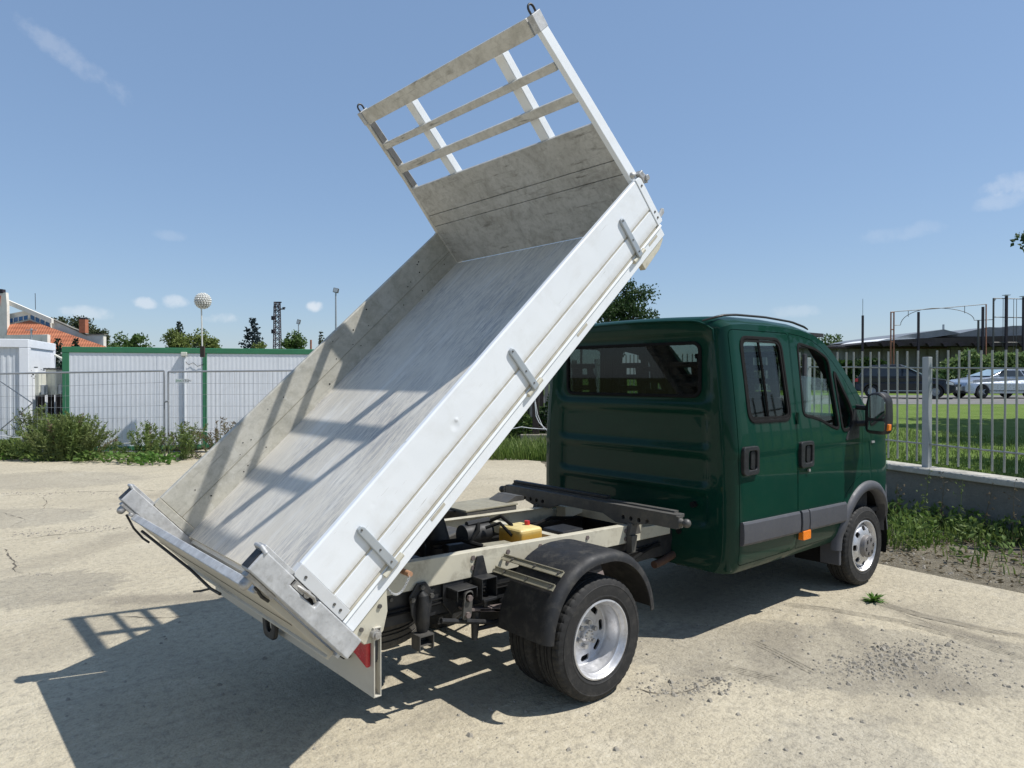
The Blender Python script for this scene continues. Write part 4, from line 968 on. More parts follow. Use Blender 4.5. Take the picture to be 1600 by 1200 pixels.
# mudguards
def mudguard(s):
    m = MB(); n = 40; sec = [(.455,.50),(.455,.90),(.458,.96),(.470,.985),(.462,1.005),(.430,1.010),(.425,1.004),(.455,.994)]
    sec = [(.475,.61),(.475,.93),(.472,.965),(.460,.992),(.440,1.003),(.418,1.004),(.417,.997),(.440,.994),(.456,.984),(.466,.96),(.467,.61)]
    c = len(sec); a0, a1 = 9, 173
    for k in range(n+1):
        a = R(a0+(a1-a0)*k/n)
        for r, y in sec:
            sq = 1 + .035*abs(math.sin(2*a))   # squared-off shoulders
            m.v.append((r*sq*math.cos(a)*.96, s*y, .365+r*sq*math.sin(a)))
    for k in range(n): m.f += [(k*c+i, k*c+(i+1) % c, (k+1)*c+(i+1) % c, (k+1)*c+i) for i in range(c)]
    m.f += [tuple(range(c)), tuple(n*c+i for i in range(c))]
    g = m.build('mudguard', 'fender_plastic', truck, True, ang=45)
    MB().box(-.462,-.448,min(s*.52,s*.985),max(s*.52,s*.985),.30,.42)
    # two pressed strips across the top
    for a, off in ((R(128), 0), (R(138), 0)):
        r = .492*1.03; p = Vector((r*math.cos(a)*.97, 0, .365+r*math.sin(a))); t = Vector((-math.sin(a), 0, math.cos(a))); nn = Vector((math.cos(a), 0, math.sin(a)))
        M = Matrix(((t.x, 0, nn.x, p.x), (0, 1, 0, 0), (t.z, 0, nn.z, p.z), (0,0,0,1)))
        q = MB(); q.box(-.018,.018,min(s*.47,s*.965),max(s*.47,s*.965),-.004,.004,M); q.box(-.018,-.013,min(s*.47,s*.965),max(s*.47,s*.965),.0042,.012,M); st_ = q.build('mudguard_strip', 'khaki_strip', g)
        q = MB()
        for y in (.56,.75,.94): q.bolt(M @ Vector((0, s*y, .004)), nn, .009, .007)
        q.build('strip_screws', 'bar_grey', st_)
    return g
mudguard(-1); mudguard(1)
m = MB()
m.tube([(-1.35,-.446,.58),(-.9,-.447,.575),(-.4,-.448,.585),(.3,-.447,.57),(1.2,-.446,.60)], .008, 6); m.tube([(-1.35,-.446,.60),(-.9,-.449,.60),(-.35,-.447,.605),(.3,-.448,.595),(1.2,-.447,.62)], .006, 6); m.tube([(.62,-.47,.66),(.70,-.50,.60),(.80,-.50,.56),(.95,-.47,.58),(1.15,-.46,.62)], .011, 6)
tag(m.build('brake_lines', 'rubber_black', truck, True), kind='stuff')
m = MB(); m.tube([(-.32,-.30,.80),(-.42,-.22,.84),(-.52,-.05,.80),(-.47,.0,.72)], .014, 8); m.tube([(-.03,.05,.74),(.20,.10,.72),(.5,.2,.72),(.8,.28,.74),(1.1,.30,.70)], .012, 8); tag(m.build('supply_hose', 'rubber_black', truck, True), kind='stuff')
MB().prism([(-.25,.70),(-.12,.70),(-.12,.80),(-.25,.77)], 'y', .16, .34).build('valve_block', 'bar_grey', truck, bevel=.01)
MB().box(.36,.56,-.30,-.10,.66,.79).build('battery_box', 'black_plastic', truck, bevel=.012)
# exhaust and tank under the cab
m = MB(); m.tube([(1.14,-.44,.465),(1.24,-.44,.475),(1.36,-.45,.51),(1.55,-.46,.51),(1.9,-.44,.50)], .028, 12); m.tube([(1.36,-.47,.50),(1.40,-.46,.50),(1.72,-.45,.50),(1.76,-.45,.50)], [.03,.075,.075,.03], 16); m.build('exhaust', 'rust', truck, True)
MB().box(1.45,2.6,-.86,-.52,.42,.58).build('fuel_tank', 'black_plastic', truck, bevel=.04)
MB().box(1.3,1.62,-.42,.6,.46,.66).build('under_tray', 'rubber_black', truck, bevel=.02)
#BED
# ------------------------------------------------------------------ tipping bed (u along the floor, n up from the floor)
BL = 2.804; BW = 1.014; TH = .743954
m = MB(); m.box(.0,BL,-BW+.034,BW-.034,-.028,0)
bed = m.build('cargo_bed', 'bed_floor', truck); bed.location = (-1.6317, 0, .8374); bed.rotation_euler = (0, -TH, 0)
# side boards: a hollow profile of two planks with a groove between, an end cap at each end
def side(s):
    m = MB(); t = .034; y0, y1 = BW-t, BW
    sec = [(y0,-.012),(y0,.283),(y0+.006,.290),(y1-.006,.290),(y1,.283),(y1,.096),(y1-.006,.0925),(y1-.006,.0855),(y1,.082),(y1,-.012),(y1-.006,-.018),(y0+.006,-.018)]
    ch = .10
    if s > 0: m.prism([(s*p[0], p[1]) for p in sec], 'x', .055, BL)
    else: m.prism([(s*p[0], p[1]) for p in sec], 'x', .052, BL-.005)
    b = m.build('side_board', 'alu_side' if s > 0 else 'board_white', bed, bevel=.0015)
    MB().box(.054,BL-.008,min(s*(y1-.0062),s*(y1-.0035)),max(s*(y1-.0062),s*(y1-.0035)),.0858,.0922).build('groove_dirt', 'groove_beige', b)
    if s < 0:
        # unpainted inside face
        MB().box(.053,BL-.006,-y0+.0005,-y0+.0025,-.010,.284).build('board_lining', 'alu_side', b)
    else:
        m = MB(); m.box(.056,BL,-.0012+y0-.0015,y0-.0003,.112,.1145); m.build('plank_joint', 'khaki_strip', b)
        m = MB()
        r = random.Random(4)
        for k in range(26): u, n = r.uniform(.1,2.7), r.uniform(.02,.27); m.tube([(u,y0-.002,n),(u,y0+.001,n)], r.uniform(.003,.006), 6)
        m.build('dent_marks', 'rubber_black', b)
    for (a, c_) in ((.0,.051),(BL-.004,BL+.046)):
        e = MB().prism([(a,-.020),(c_,-.020),(c_,.272),(c_-.012,.288),(a,.2915)] if a > 1 else [(a,-.020),(c_,-.020),(c_,.2915),(a+.008,.290),(a,.280)], 'y', s*(y0-.003), s*(y1+.004)).build('end_cap', 'grey_white' if s < 0 and a < 1 else ('white_paint' if s < 0 else 'alu_side'), b, bevel=.002)
        m = MB()
        for n in (.02,.06,.24): m.bolt(((a+c_)/2, s*(y1+.004), n), (0,s,0), .0065, .004)
        m.build('rivets', 'bar_grey', e)
    for u in (.307,1.43,2.54):
        stp = MB().prism([(u-.021,-.052),(u+.021,-.052),(u+.018,.187),(u+.010,.205),(u-.010,.205),(u-.018,.187)], 'y', s*(y1+.0005), s*(y1+.015)).build('hinge_strap', 'strap_grey', b, bevel=.004)
        m = MB()
        for n in (-.02,.06,.19): m.bolt((u, s*(y1+.015), n), (0,s,0), .005, .003)
        m.build('strap_rivets', 'bar_grey', stp)
        MB().tube([(u-.06,s*(y1-.004),-.050),(u+.06,s*(y1-.004),-.050)], .014, 10).build('hinge_pin', 'cream_paint', b, True)
side(-1); side(1)
# the dent in the right-hand board and scuffs
# longitudinal edge rails and cross bearers under the floor
for s in (-1, 1):
    m = MB(); m.prism([(s*.93,-.030),(s*1.005,-.030),(s*1.012,-.045),(s*.998,-.050),(s*.998,-.108),(s*.93,-.108)], 'x', .0, BL+.03); er = m.build('edge_rail', 'white_paint', bed, bevel=.003)
    m = MB()
    for u in (.62,1.9,2.72): m.box(u-.05,u+.05,min(s*.9975,s*.9995),max(s*.9975,s*.9995),-.075,-.06)
    m.build('rail_slot', 'groove_beige', er)
    MB().box(.01,BL,min(s*.985,s*1.008),max(s*.985,s*1.008),-.0298,-.0188).build('hinge_gap_dirt', 'groove_beige', er)
    MB().box(.02,BL,min(s*.36,s*.30),max(s*.36,s*.30),-.19,-.029).build('bed_beam', 'cream_paint', bed, bevel=.004)
    MB().box(.04,BL,min(s*.92,s*.80),max(s*.92,s*.80),-.085,-.029).build('bed_stringer', 'grey_white', bed, bevel=.004)
    pl = MB().prism([(-.005,-.112),(.225,-.112),(.16,-.19),(.09,-.235),(.03,-.235),(-.005,-.20)], 'y', s*.965, s*.985).build('hinge_plate', 'cream_paint', bed, bevel=.003)
    m = MB(); m.bolt((.03,s*.985,-.14), (0,s,0), .010, .008); m.bolt((.15,s*.985,-.14), (0,s,0), .010, .008); m.build('plate_bolts', 'bar_grey', pl)
    m = MB(); m.tube([(.055,s*.955,-.205),(.055,s*1.01,-.205)], .022, 14); m.tube([(.055,s*1.01,-.205),(.055,s*1.022,-.205)], .014, 12); m.build('pivot', 'steel_bright', pl, True)
for k in range(9):
    u = .20+.31*k; MB().box(u-.03,u+.03,-.93,.93,-.10,-.029).build('bed_bearer', 'grey_white', bed)
for s in (-1, 1): MB().prism([(BL-.25,-.108),(BL+.02,-.108),(BL+.005,-.125),(BL-.06,-.15),(BL-.25,-.16)], 'y', s*.99, s*.95).build('front_gusset', 'cream_paint', bed, bevel=.004)
MB().box(BL+.004,BL+.03,-.94,.94,-.10,-.03).build('front_bearer', 'grey_white', bed)
# rear corner posts and tailgate
for s in (-1, 1):
    # hollow square post with its cut-out for the board latch
    pm = closed_mesh(MB().box(-.098,-.004, min(s*.955,s*1.03), max(s*.955,s*1.03), -.150,.452))
    pm = boolean(pm, [closed_mesh(MB().box(-.035,.02, min(s*1.0,s*1.06), max(s*1.0,s*1.06), .125,.275))])
    po = link('corner_post', pm, 'galvanised', bed, bevel=.006)
    m = MB(); m.tube([(-.012,s*.965,.44),(-.004,s*.965,.468),(-.004,s*1.02,.468),(-.012,s*1.03,.44)], .010, 6); m.box(-.006,.012,min(s*.96,s*1.026),max(s*.96,s*1.026),.295,.462); m.build('post_guard', 'galvanised', po, True, .003)
    m = MB(); m.box(-.033,-.006,min(s*1.008,s*1.028),max(s*1.008,s*1.028),.205,.262); m.tube([(-.018,s*1.0,.19),(-.018,s*1.03,.19)], .016, 12); m.tube([(-.02,s*1.02,.25),(-.016,s*1.036,.215),(-.012,s*1.034,.16),(-.018,s*1.024,.14)], .007, 8); m.build('latch', 'steel_bright', po, True)
    MB().box(-.092,-.016,min(s*.964,s*1.022),max(s*.964,s*1.022),.4525,.4555).build('mouth_shade', 'chassis_black', po)  # dark slab on the solid post, drawn as its shaded open hollow
    MB().box(-.034,-.006,min(s*1.0005,s*1.004),max(s*1.0005,s*1.004),.127,.273).build('recess_shade', 'rubber_black', po)  # black backing stands for the shade inside the cut-out
    m = MB(); m.tube([(-.105,s*.985,.40),(-.135,s*.985,.40)], .022, 14); m.ball((-.138,s*.985,.40), .022); m.box(-.118,-.099,min(s*.96,s*1.01),max(s*.96,s*1.01),.28,.43); m.tube([(-.112,s*.97,.345),(-.13,s*.97,.34)], .017, 10)
    m.build('tailgate_pin', 'steel_bright', po, True, .002)
    m = MB(); m.tube([(-.135,s*.985,.36),(-.165,s*.98,.27),(-.175,s*.94,.20),(-.172,s*.90,.17)] if s > 0 else [(-.12,s*.985,.36),(-.13,s*.98,.31),(-.125,s*.97,.27)], .0065, 8); m.build('tailgate_lever', 'chassis_black', po, True)
tg = MB().prism([(-.104,-.115),(-.104,.318),(-.132,.322),(-.132,.318),(-.126,-.115)], 'y', -.952, .952).build('tailgate', 'cream_panel', bed, bevel=.002)
MB().box(-.140,-.100,-.951,.951,.3225,.336).build('top_rail', 'galvanised', tg, bevel=.004)
MB().box(-.1335,-.1315,-.95,.95,.108,.113).build('plank_joint', 'crack_dirt', tg)
m = MB(); m.tube([(-.15,.93,.24),(-.155,.5,.02),(-.17,.30,-.06),(-.165,.18,-.07)], .008, 8); m.tube([(-.17,.30,-.06),(-.21,.36,-.05),(-.23,.42,-.05)], .006, 8); m.build('release_rod', 'chassis_black', tg, True)
MB().box(-.14,-.10,-.94,.94,-.135,-.116).build('bottom_rail', 'cream_panel', tg, bevel=.004)
MB().box(-.11,.0,-.94,.94,-.17,-.15).build('rear_sill', 'grey_white', bed, bevel=.003)
m = MB(); m.box(-.02,.0,-.94,.94,-.145,-.029); m.build('rear_bearer', 'grey_white', bed)
MB().tube([(-1.245,-.80,.935),(-1.27,-.985,.945)], .013, 10).build('safety_pin', 'rusty_pin', bed, True)
bpy.data.objects['safety_pin'].parent = truck
# headboard
hb = []
def hbx(n): return BL+.002 if n < .73 else BL+.002-(n-.73)*.04     # bends slightly back above the panel
prof_b = [0.0,.345,.44,.68]
zz = [(.002,.343,'plank'),(.347,.438,'plank'),(.442,.680,'plank')]
for (a, c_, nm) in zz:
    w0, w1 = .978-.06*a, .978-.06*c_
    MB().prism([(-w0,a),(w0,a),(w1,c_),(-w1,c_)], 'x', BL-.001, BL+.026).build('headboard_plank', 'alu_headboard', bed, bevel=.0025)
MB().box(BL+.0262,BL+.029,-.94,.94,.02,.66).build('headboard_back', 'grey_white', bed)
for (a, c_) in ((.820,.875),(1.020,1.066),(1.228,1.325)):
    x = hbx((a+c_)/2); w = .942-.055*(a-.8)/.5; MB().box(x-.002,x+.024,-w+.03,w-.0,a,c_).build('headboard_slat', 'alu_slat', bed, bevel=.003)
for s in (-1, 1):
    m = MB(); sec = []
    for n, y in ((-.02,1.008),(.29,.992),(.70,.957),(.75,.953),(1.30,.922)):
        x = hbx(n); sec.append([(x-.006, s*(y-.035)), (x-.006, s*y), (x+.060, s*y), (x+.060, s*(y-.035))])
        m.v += [(p[0], p[1], n) for p in sec[-1]]
    for k in range(4): m.f += [(k*4+i, k*4+(i+1) % 4, (k+1)*4+(i+1) % 4, (k+1)*4+i) for i in range(4)]
    m.f += [(0,1,2,3), (16,17,18,19)]
    hp = m.build('headboard_post', 'white_paint' if s < 0 else 'alu_slat', bed, bevel=.003)
    if s > 0:
        for a, c_ in ((.69,.815),(.88,1.015),(1.071,1.223)):
            y = interp([(.70,.957),(.75,.953),(1.30,.922)], (a+c_)/2)-.036; x = hbx((a+c_)/2); MB().box(x+.004,x+.052,y-.006,y-.0005,a,c_).build('hollow_shade', 'bar_grey', hp)  # dark strips laid on the inner face stand for the shaded hollow
    x = hbx(1.3); m = MB(); m.box(x-.010,x+.064,min(s*.885,s*.928),max(s*.885,s*.928),1.235,1.328); m.build('post_bracket', 'galvanised', hp, bevel=.003)
    y = s*.905; m = MB(); m.tube([(x+.012,y,1.315),(x+.010,y,1.350)] + [(x+.032-.022*math.cos(math.pi*k/8), y, 1.350+.024*math.sin(math.pi*k/8)) for k in range(1, 8)] + [(x+.054,y,1.350),(x+.052,y,1.315)], .0062, 8); m.build('lashing_loop', 'chassis_black', hp, True)
for y in (.42,-.52):
    x = hbx(.95); m = MB(); m.box(x+.026,x+.085,y-.034,y+.034,.60,1.235); m.box(x+.0855,x+.089,y-.012,y+.012,.60,1.23); m.box(x+.03,x+.08,y-.0375,y-.0345,.62,1.235); m.build('headboard_mullion', 'white_paint', bed, bevel=.004)
# catch at the front of the right-hand side
for s in (-1, 1):
    m = MB(); m.tube([(BL+.05,s*1.0,.29),(BL+.085,s*1.0,.285),(BL+.10,s*1.0,.255),(BL+.085,s*1.0,.22)], .014, 10); m.box(BL+.048,BL+.085,min(s*.97,s*1.02),max(s*.97,s*1.02),.235,.305); m.tube([(BL+.09,s*.97,.25),(BL+.09,s*1.03,.25)], .018, 10); m.ball((BL+.02,s*.99,.315), .02); m.build('board_catch', 'steel_bright', bed, True, .003)
    m = MB(); m.prism([(BL+.046,-.005),(BL+.10,-.0),(BL+.115,.02),(BL+.10,.035),(BL+.046,.02)], 'y', s*1.0, s*1.012); m.build('board_ear', 'galvanised', bed, bevel=.003)
# chain of the safety pin hangs straight down in the world: links of a thin wire
A = Vector((-1.275,-.985,.935)); B_ = Vector((-1.385,-.975,.91)); m = MB(); NL = 26
for k in range(NL):
    t = (k+.5)/NL; p = A.lerp(B_, t) + Vector((0,0,-.055*4*t*(1-t))); t2 = (k+1)/NL; q = A.lerp(B_, t2) + Vector((0,0,-.055*4*t2*(1-t2))); d = (q-p).normalized()
    sd = d.cross(Vector((0,1,0))).normalized() if k % 2 else Vector((0,1,0))
    m.tube([p + d*(.0085*math.cos(2*math.pi*j/8)) + sd*(.0045*math.sin(2*math.pi*j/8)) for j in range(8)], .0014, 5, True)
m.build('pin_chain', 'galvanised', truck, True)

for o in list(bpy.data.objects):
    if o.name.split('.')[0] in ('rubber_grommet','wheel_nuts','cap_recess','frame_bolts','sub_frame_bolts','hanger_bolts','shackle_bolts','strip_screws','dent_marks','rivets','strap_rivets','plate_bolts','rail_slot','pin_chain','wing_badge'): o['kind'] = 'stuff'
# ------------------------------------------------------------------ things around the yard (frames that face the yard: local x to the right, y away, z up)
RZ = YAW - math.pi/2
K = lambda D: D/FPX
def lx(px, D): return (px-800)*K(D)
def lz(py, D): return CAM.z + (588.2-py)*K(D)
def ribbed(m, x0, x1, z0, z1, y, pitch=.1, dep=.012):
    n = int((x1-x0)/pitch); p = (x1-x0)/n; pts = []
    for k in range(n): a = x0+k*p; pts += [(a, y), (a+p*.42, y), (a+p*.5, y+dep), (a+p*.92, y+dep)]
    pts.append((x1, y)); o = len(m.v)
    for q in pts: m.v += [(q[0], q[1], z0), (q[0], q[1], z1)]
    m.f += [(o+2*i, o+2*i+2, o+2*i+3, o+2*i+1) for i in range(len(pts)-1)]
CPHI = R(17)
def container(label, px0, px1, D, dep=5.6, top=541.5, H=None, lw=.15, rw_=.15):
    x0 = lx(px0, D); k = (px1-800)/FPX; w = (k*D-x0)/(math.cos(CPHI)-k*math.sin(CPHI)); H = H or lz(top, D)
    t = thing('office_container', label, 'container', lat(D, x0), RZ+CPHI)
    t_end = D+(w+.02)*math.sin(CPHI)
    m = MB(); ribbed(m, lw, w-rw_, .10, H-.14, .016, .1, .0022); m.build('front_wall', 'container_white', t)
    for k in range(1, 3): MB().box(.14+(w-.28)*k/3-.006,.14+(w-.28)*k/3+.006,.0145,.0155,.10,H-.14).build('panel_joint', 'container_grey', t)
    for x, ww in ((0, lw), (w-rw_, rw_)): MB().box(x,x+ww,0,.14,.0,H-.1401).build('corner_post', 'frame_green', t, bevel=.01)
    for x in (0, w-.14): MB().box(x,x+.14,dep-.14,dep,.0,H-.1401).build('corner_post', 'frame_green', t)
    MB().box(-.005,w+.005,-.004,.14,H-.14,H).build('top_rail', 'frame_green', t, bevel=.01); MB().box(lw+.001,w-rw_-.001,.0,.14,.0,.10).build('bottom_rail', 'frame_green', t)
    for x in (0, w-.14): MB().box(x+.001,x+.139,.1401,dep+.004,H-.139,H-.001).build('top_rail', 'frame_green', t)
    MB().box(.03,.06,.15,dep-.15,.1,H-.14).build('side_wall', 'container_grey', t); MB().box(w-.06,w-.03,.15,dep-.15,.1,H-.14).build('side_wall', 'container_grey', t)
    MB().box(.03,w-.03,dep-.05,dep-.02,.1,H-.14).build('back_wall', 'container_grey', t)
    MB().box(.02,w-.02,.141,dep-.02,H-.06,H-.02).build('roof', 'container_grey', t)
    return t, w, H, t_end
cA, wA, HA, DB = container('white office container with green frame and a wall lamp on a conduit', 97, 320, 17.3, rw_=.055)
container('white office container with green frame half hidden by the raised bed', 320.4, 640, DB, H=HA, lw=.045)
m = MB(); q = wA*.852; m.tube([(q,-.015,.15),(q,-.015,lz(556,17.5))], .028, 8); m.build('conduit', 'container_grey', cA, True)
MB().prism(rrect(q-.075,q+.065,lz(555.5,17.5),lz(549,17.5),.02), 'y', -.09, .0).build('wall_lamp', 'box_cream', cA, bevel=.01)
m = MB(); m.tube([(q+.02,-.01,2.2),(q+.10,-.012,2.12),(q+.2,-.012,2.17),(q+.30,-.01,2.08),(q+.46,-.012,2.14)], .006, 5); m.build('wall_cable', 'rubber_black', cA)
# white cabin container at the far left, turned a little
HC = lz(530, 17); t = thing('cabin_container', 'plain white cabin container at the left edge, its scuffed end wall showing', 'container', lat(17, lx(45, 17)), RZ+R(20))
for x, y in ((-.2,0),(-.2,2.32),(-6,0),(-6,2.32)): MB().box(x,x+.2,y,y+.2,0,HC-.2).build('corner_post', 'container_white', t, bevel=.012)
MB().box(-6,0,-.004,.2,HC-.1995,HC).build('top_rail', 'container_white', t, bevel=.012); MB().box(-.2,.004,.2005,2.52,HC-.1995,HC-.001).build('top_rail', 'container_white', t, bevel=.012); MB().box(-5.8,-.2005,.0,.2,0,.16).build('bottom_rail', 'container_white', t)
MB().box(-.199,-.0,.2005,2.3195,0,.16).build('bottom_rail', 'container_white', t)
m = MB(); ribbed(m, -5.8, -.2, .16, HC-.2, .05, .12, .01); m.build('front_wall', 'container_grey', t)
MB().box(-.10,-.03,.2,2.32,.16,HC-.2).build('end_wall', 'container_white', t)
r = random.Random(5); m = MB()
for k in range(22): y, z = r.uniform(.25,2.0), r.uniform(1.75,2.05); m.box(-.0295,-.0285,y,y+r.uniform(.05,.24),z,z+r.uniform(.01,.03))
tag(m.build('scuff_marks', 'moulding', t), kind='stuff')
MB().box(-5.9,-.05,.1,2.45,HC-.1,HC-.03).build('roof', 'container_grey', t)
MB().box(-5.79,-.21,.09,.20,.2,HC-.25).build('wall_core', 'container_grey', t)
m = MB(); m.tube([(-.0,2.4,HC-.3),(.25,2.42,HC-.45),(.45,2.45,HC-.62)], .03, 8); m.build('drain_pipe', 'box_cream', t, True)
# cabinets between the containers
for i, (a, b, y0, y1, D, lab) in enumerate([(49,61,582,618,17.6,'narrow cream electric cabinet on dark legs beside the white cabin'),(71,88,577,617,17.9,'wider cream electric cabinet with a dark lid beside the green frame')]):
    x0, x1, z1, z0 = lx(a, D), lx(b, D), lz(y0, D), lz(y1, D); w = x1-x0
    t = thing('electric_cabinet', lab, 'cabinet', lat(D, x0), RZ, 'electric cabinets between the containers')
    MB().box(0,w,0,.3,z0,z1).build('cabinet_body', 'box_cream', t, bevel=.012); MB().box(w*.12,w*.88,-.006,-.001,z0+.05,z1-.06).build('cabinet_door', 'box_cream', t, bevel=.004)
    MB().box(w*1.02,w*1.02+.085,.05,.2,z0+.02,z0+.26).build('meter_box', 'strap_grey', t, bevel=.006)
    if i: MB().box(-.03,w+.12,-.04,.33,z1+.001,z1+.03).build('cabinet_lid', 'chassis_black', t)
    for x in (.02, w-.06): MB().box(x,x+.04,.05,.25,0,z0-.001).build('leg', 'wood_dark', t)
# temporary mesh fence
def mesh_panel(label, px0, px1, D, ztop, ztop2):
    x0, x1 = lx(px0, D), lx(px1, D); w = x1-x0
    t = thing('mesh_fence_panel', label, 'fence', lat(D, x0), RZ, 'temporary mesh fence panels')
    for x, zt in ((0, ztop), (w, ztop2)): MB().tube([(x,0,.0),(x,0,zt)], .021, 8).build('upright', 'mesh_wire', t, True)
    MB().tube([(0,0,ztop),(w,0,ztop2)], .021, 8).build('top_tube', 'mesh_wire', t, True); MB().tube([(0,0,.12),(w,0,.12)], .021, 8).build('bottom_tube', 'mesh_wire', t, True)
    m = MB(); n = int(w/.105)
    for k in range(1, n): x = w*k/n; m.tube([(x,.003,.12),(x,.003,ztop+(ztop2-ztop)*k/n)], .0032, 4, caps=False)
    for k in range(1, 7): z = .12+(ztop-.12)*k/7; m.tube([(0,-.003,z),(w*.5,-.003,z+.012*((k % 3)-1)),(w,-.003,z+(ztop2-ztop)*k/7)], .0032, 4, caps=False)
    tag(m.build('wire_mesh', 'mesh_wire', t), kind='stuff'); return t
f1 = mesh_panel('mesh fence panel standing before the white cabin and the big bush', -60, 256.5, 16.2, 1.87, 1.95); mesh_panel('mesh fence panel with a small sign before the green-framed containers', 263, 640, 16.2, 1.93, 1.98)
MB().tube([(.0,.02,1.1),(.0,.02,.5)], .01, 5)
m = MB(); a = lx(-60,16.2); m.tube([(lx(-2,16.2)-a,.04,1.72),(lx(48,16.2)-a,.05,1.22)], .012, 6); m.tube([(lx(-2,16.2)-a,.04,.62),(lx(48,16.2)-a,.05,1.22)], .012, 6); m.build('brace', 'mesh_wire', f1, True)
MB().tube([(lx(258,16.2)-a,-.01,1.25),(lx(264,16.2)-a,-.03,1.27)], .02, 8).build('clamp', 'mesh_wire', f1, True)
D = 16.1; t = thing('fence_sign', 'small white sign with green and black lettering tied on the mesh fence', 'sign', lat(D, lx(274, D)), RZ)
MB().box(0,lx(296,D)-lx(274,D),-.008,-.002,lz(598,D),lz(592,D)).build('sign_plate', 'sign_white', t)
for i, (tx, c, x) in enumerate((('TAT', 'sign_green', .015), ('TON', 'sign_black', .175))):
    cu = bpy.data.curves.new('sign_lettering', 'FONT'); cu.body = ('SHAT', 'TTON')[i]; cu.size = .068; cu.extrude = .0008; cu.materials.append(MATS[c]); cu.resolution_u = 2
    to = tmpobj(cu); me = apply_mods(to); bpy.data.objects.remove(to); o = bpy.data.objects.new('lettering', me); COL.objects.link(o); o.parent = t; o.location = (x-.005,-.0105,lz(598,D)+.022); o.rotation_euler = (math.pi/2,0,0)
# white hose strung along the fence
m = MB(); pts = [at(x, y, 16.05) for x, y in ((150,691),(168,694),(200,692.5),(230,688),(258,685),(270,678),(281,669.5),(300,672),(330,675),(370,677),(420,676))]; m.tube(pts, .011, 6)
tag(m.build('hose', 'cable_white', None, True), 'thin white hose strung along the mesh fence near the ground', 'hose')
m = MB()
m.tube([at(x, y, 16.0) for x, y in ((-20,678),(5,681),(20,683.5),(34,683))], .010, 6); m.tube([at(x, y, 16.0) for x, y in ((-20,700),(8,695),(25,692),(35,691))], .010, 6); m.tube([at(x, y, 16.0) for x, y in ((-20,693),(10,697),(40,700),(70,703))], .010, 6)
tag(m.build('looped_hose', 'cable_white', None, True), 'loose loops of white hose at the foot of the white cabin', 'hose')
# globe lamp
D = 17.35; t = thing('globe_lamp', 'white faceted globe lamp on a thin pole above the green-framed containers', 'lamp', lat(D, lx(316.5, D)), RZ)
MB().tube([(0,0,lz(560,D)),(-.02,0,lz(480,D))], .018, 8).build('pole', 'lamp_white', t, True)
m = MB(); c = Vector((-.005,.05,lz(470,D))); rr = .188; NU, NV = 18, 11; m.ball(c, rr, NU, NV); gl = m.build('globe', 'globe_grey', t)
m = MB(); r = random.Random(2)
for i in range(1, 11):
    th = math.pi*i/11; n = max(4, int(20*math.sin(th)))
    for k in range(n): a = 2*math.pi*(k+.5*(i % 2))/n; d = Vector((math.sin(th)*math.cos(a), math.sin(th)*math.sin(a), math.cos(th))); m.tube([c+d*rr*.97, c+d*(rr+.012)], [.030,.016], 6)
tag(m.build('facet', 'lamp_white', gl), kind='stuff')
m = MB(); m.box(-.05,.05,-.02,.04,lz(558,D),lz(541,D)); m.build('pole_bracket', 'wood_dark', t)
# ---- the far building with the tiled roof
D = 56; X = lambda px: lx(px, D); Z = lambda py: lz(py, D)
t = thing('tiled_roof_building', 'white building with an orange tiled roof and a row of blue windows', 'building', lat(D, 0), RZ)
def far(name, pts, y0, y1, mat, par, sh=0, bevel=0):
    m = MB().prism([(lx(a, D+y0), lz(b, D+y0)) for a, b in pts], 'y', y0, y1)
    if sh: m.v = [(v[0], v[1]+(v[2]-Z(548))*sh, v[2]) for v in m.v]
    return m.build(name, mat, par, bevel=bevel)
pier = far('pier', [(-30,462),(4,458),(10,457),(11.5,475),(12.5,600),(-30,600)], -.3, .0, 'plaster', t)
far('pier_coping', [(-30,449),(5,452),(5.5,458),(-30,462)], -.32, .02, 'dark_iron', t); far('red_gable', [(-30,466),(2,462),(0,478),(-30,500)], -.36, -.31, 'brick_red', t)
far('sloping_beam', [(11,468),(41,481),(81,498),(81,505),(36,486),(11,475.5)], .02, .3, 'plaster', t)
wu = far('clerestory_wall', [(12.6,491),(36,486.5),(48,484),(80,499),(80,548),(12.6,548)], .35, .6, 'plaster', t)
far('rear_wall', [(80.1,499),(135,523.5),(162,523),(162,600),(80.1,600)], .5, .9, 'plaster', t)
far('wall_coping', [(80,497.5),(135,522),(163,521.5),(163,523),(135,524),(80,499)], .45, .95, 'wall_concrete', t)
for i in range(4):
    a = 15+7.7*i; b = a+5.6; y = lambda x: 498.5-(x-15)*.20
    w = far('window', [(a,y(a)),(b,y(b)),(b,y(b)+6.2),(a,y(a)+6.2)], .30, .349, 'window_blue', t); far('mullion', [(b+.4,y(b)-.4),(b+1.6,y(b)-.6),(b+1.6,y(b)+6.4),(b+.4,y(b)+6.6)], .29, .348, 'sign_white', w)
    a = 48.5+7.8*i; b = a+5.8; y = lambda x: 492+(x-48.5)*.44
    w = far('window', [(a,y(a)),(b,y(b)),(b,y(b)+6.6-.3*i),(a,y(a)+6.6-.3*i)], .30, .349, 'window_blue', t); far('mullion', [(b+.4,y(b)),(b+1.5,y(b)+.5),(b+1.5,y(b)+6.8-.3*i),(b+.4,y(b)+6.4-.3*i)], .29, .348, 'sign_white', w)
m = MB(); tz = Z(546)
roof = [(10,548),(11.5,521),(13,508),(47,500.5),(80,512),(120,526),(166,541.5),(166,548)]
m = MB()
for dy in (0, .12):
    for a, b in roof: yy = -1.6+(548-b)/48*1.9; m.v.append((lx(a, D+yy), yy+dy, lz(b, D+yy)-dy*.4))
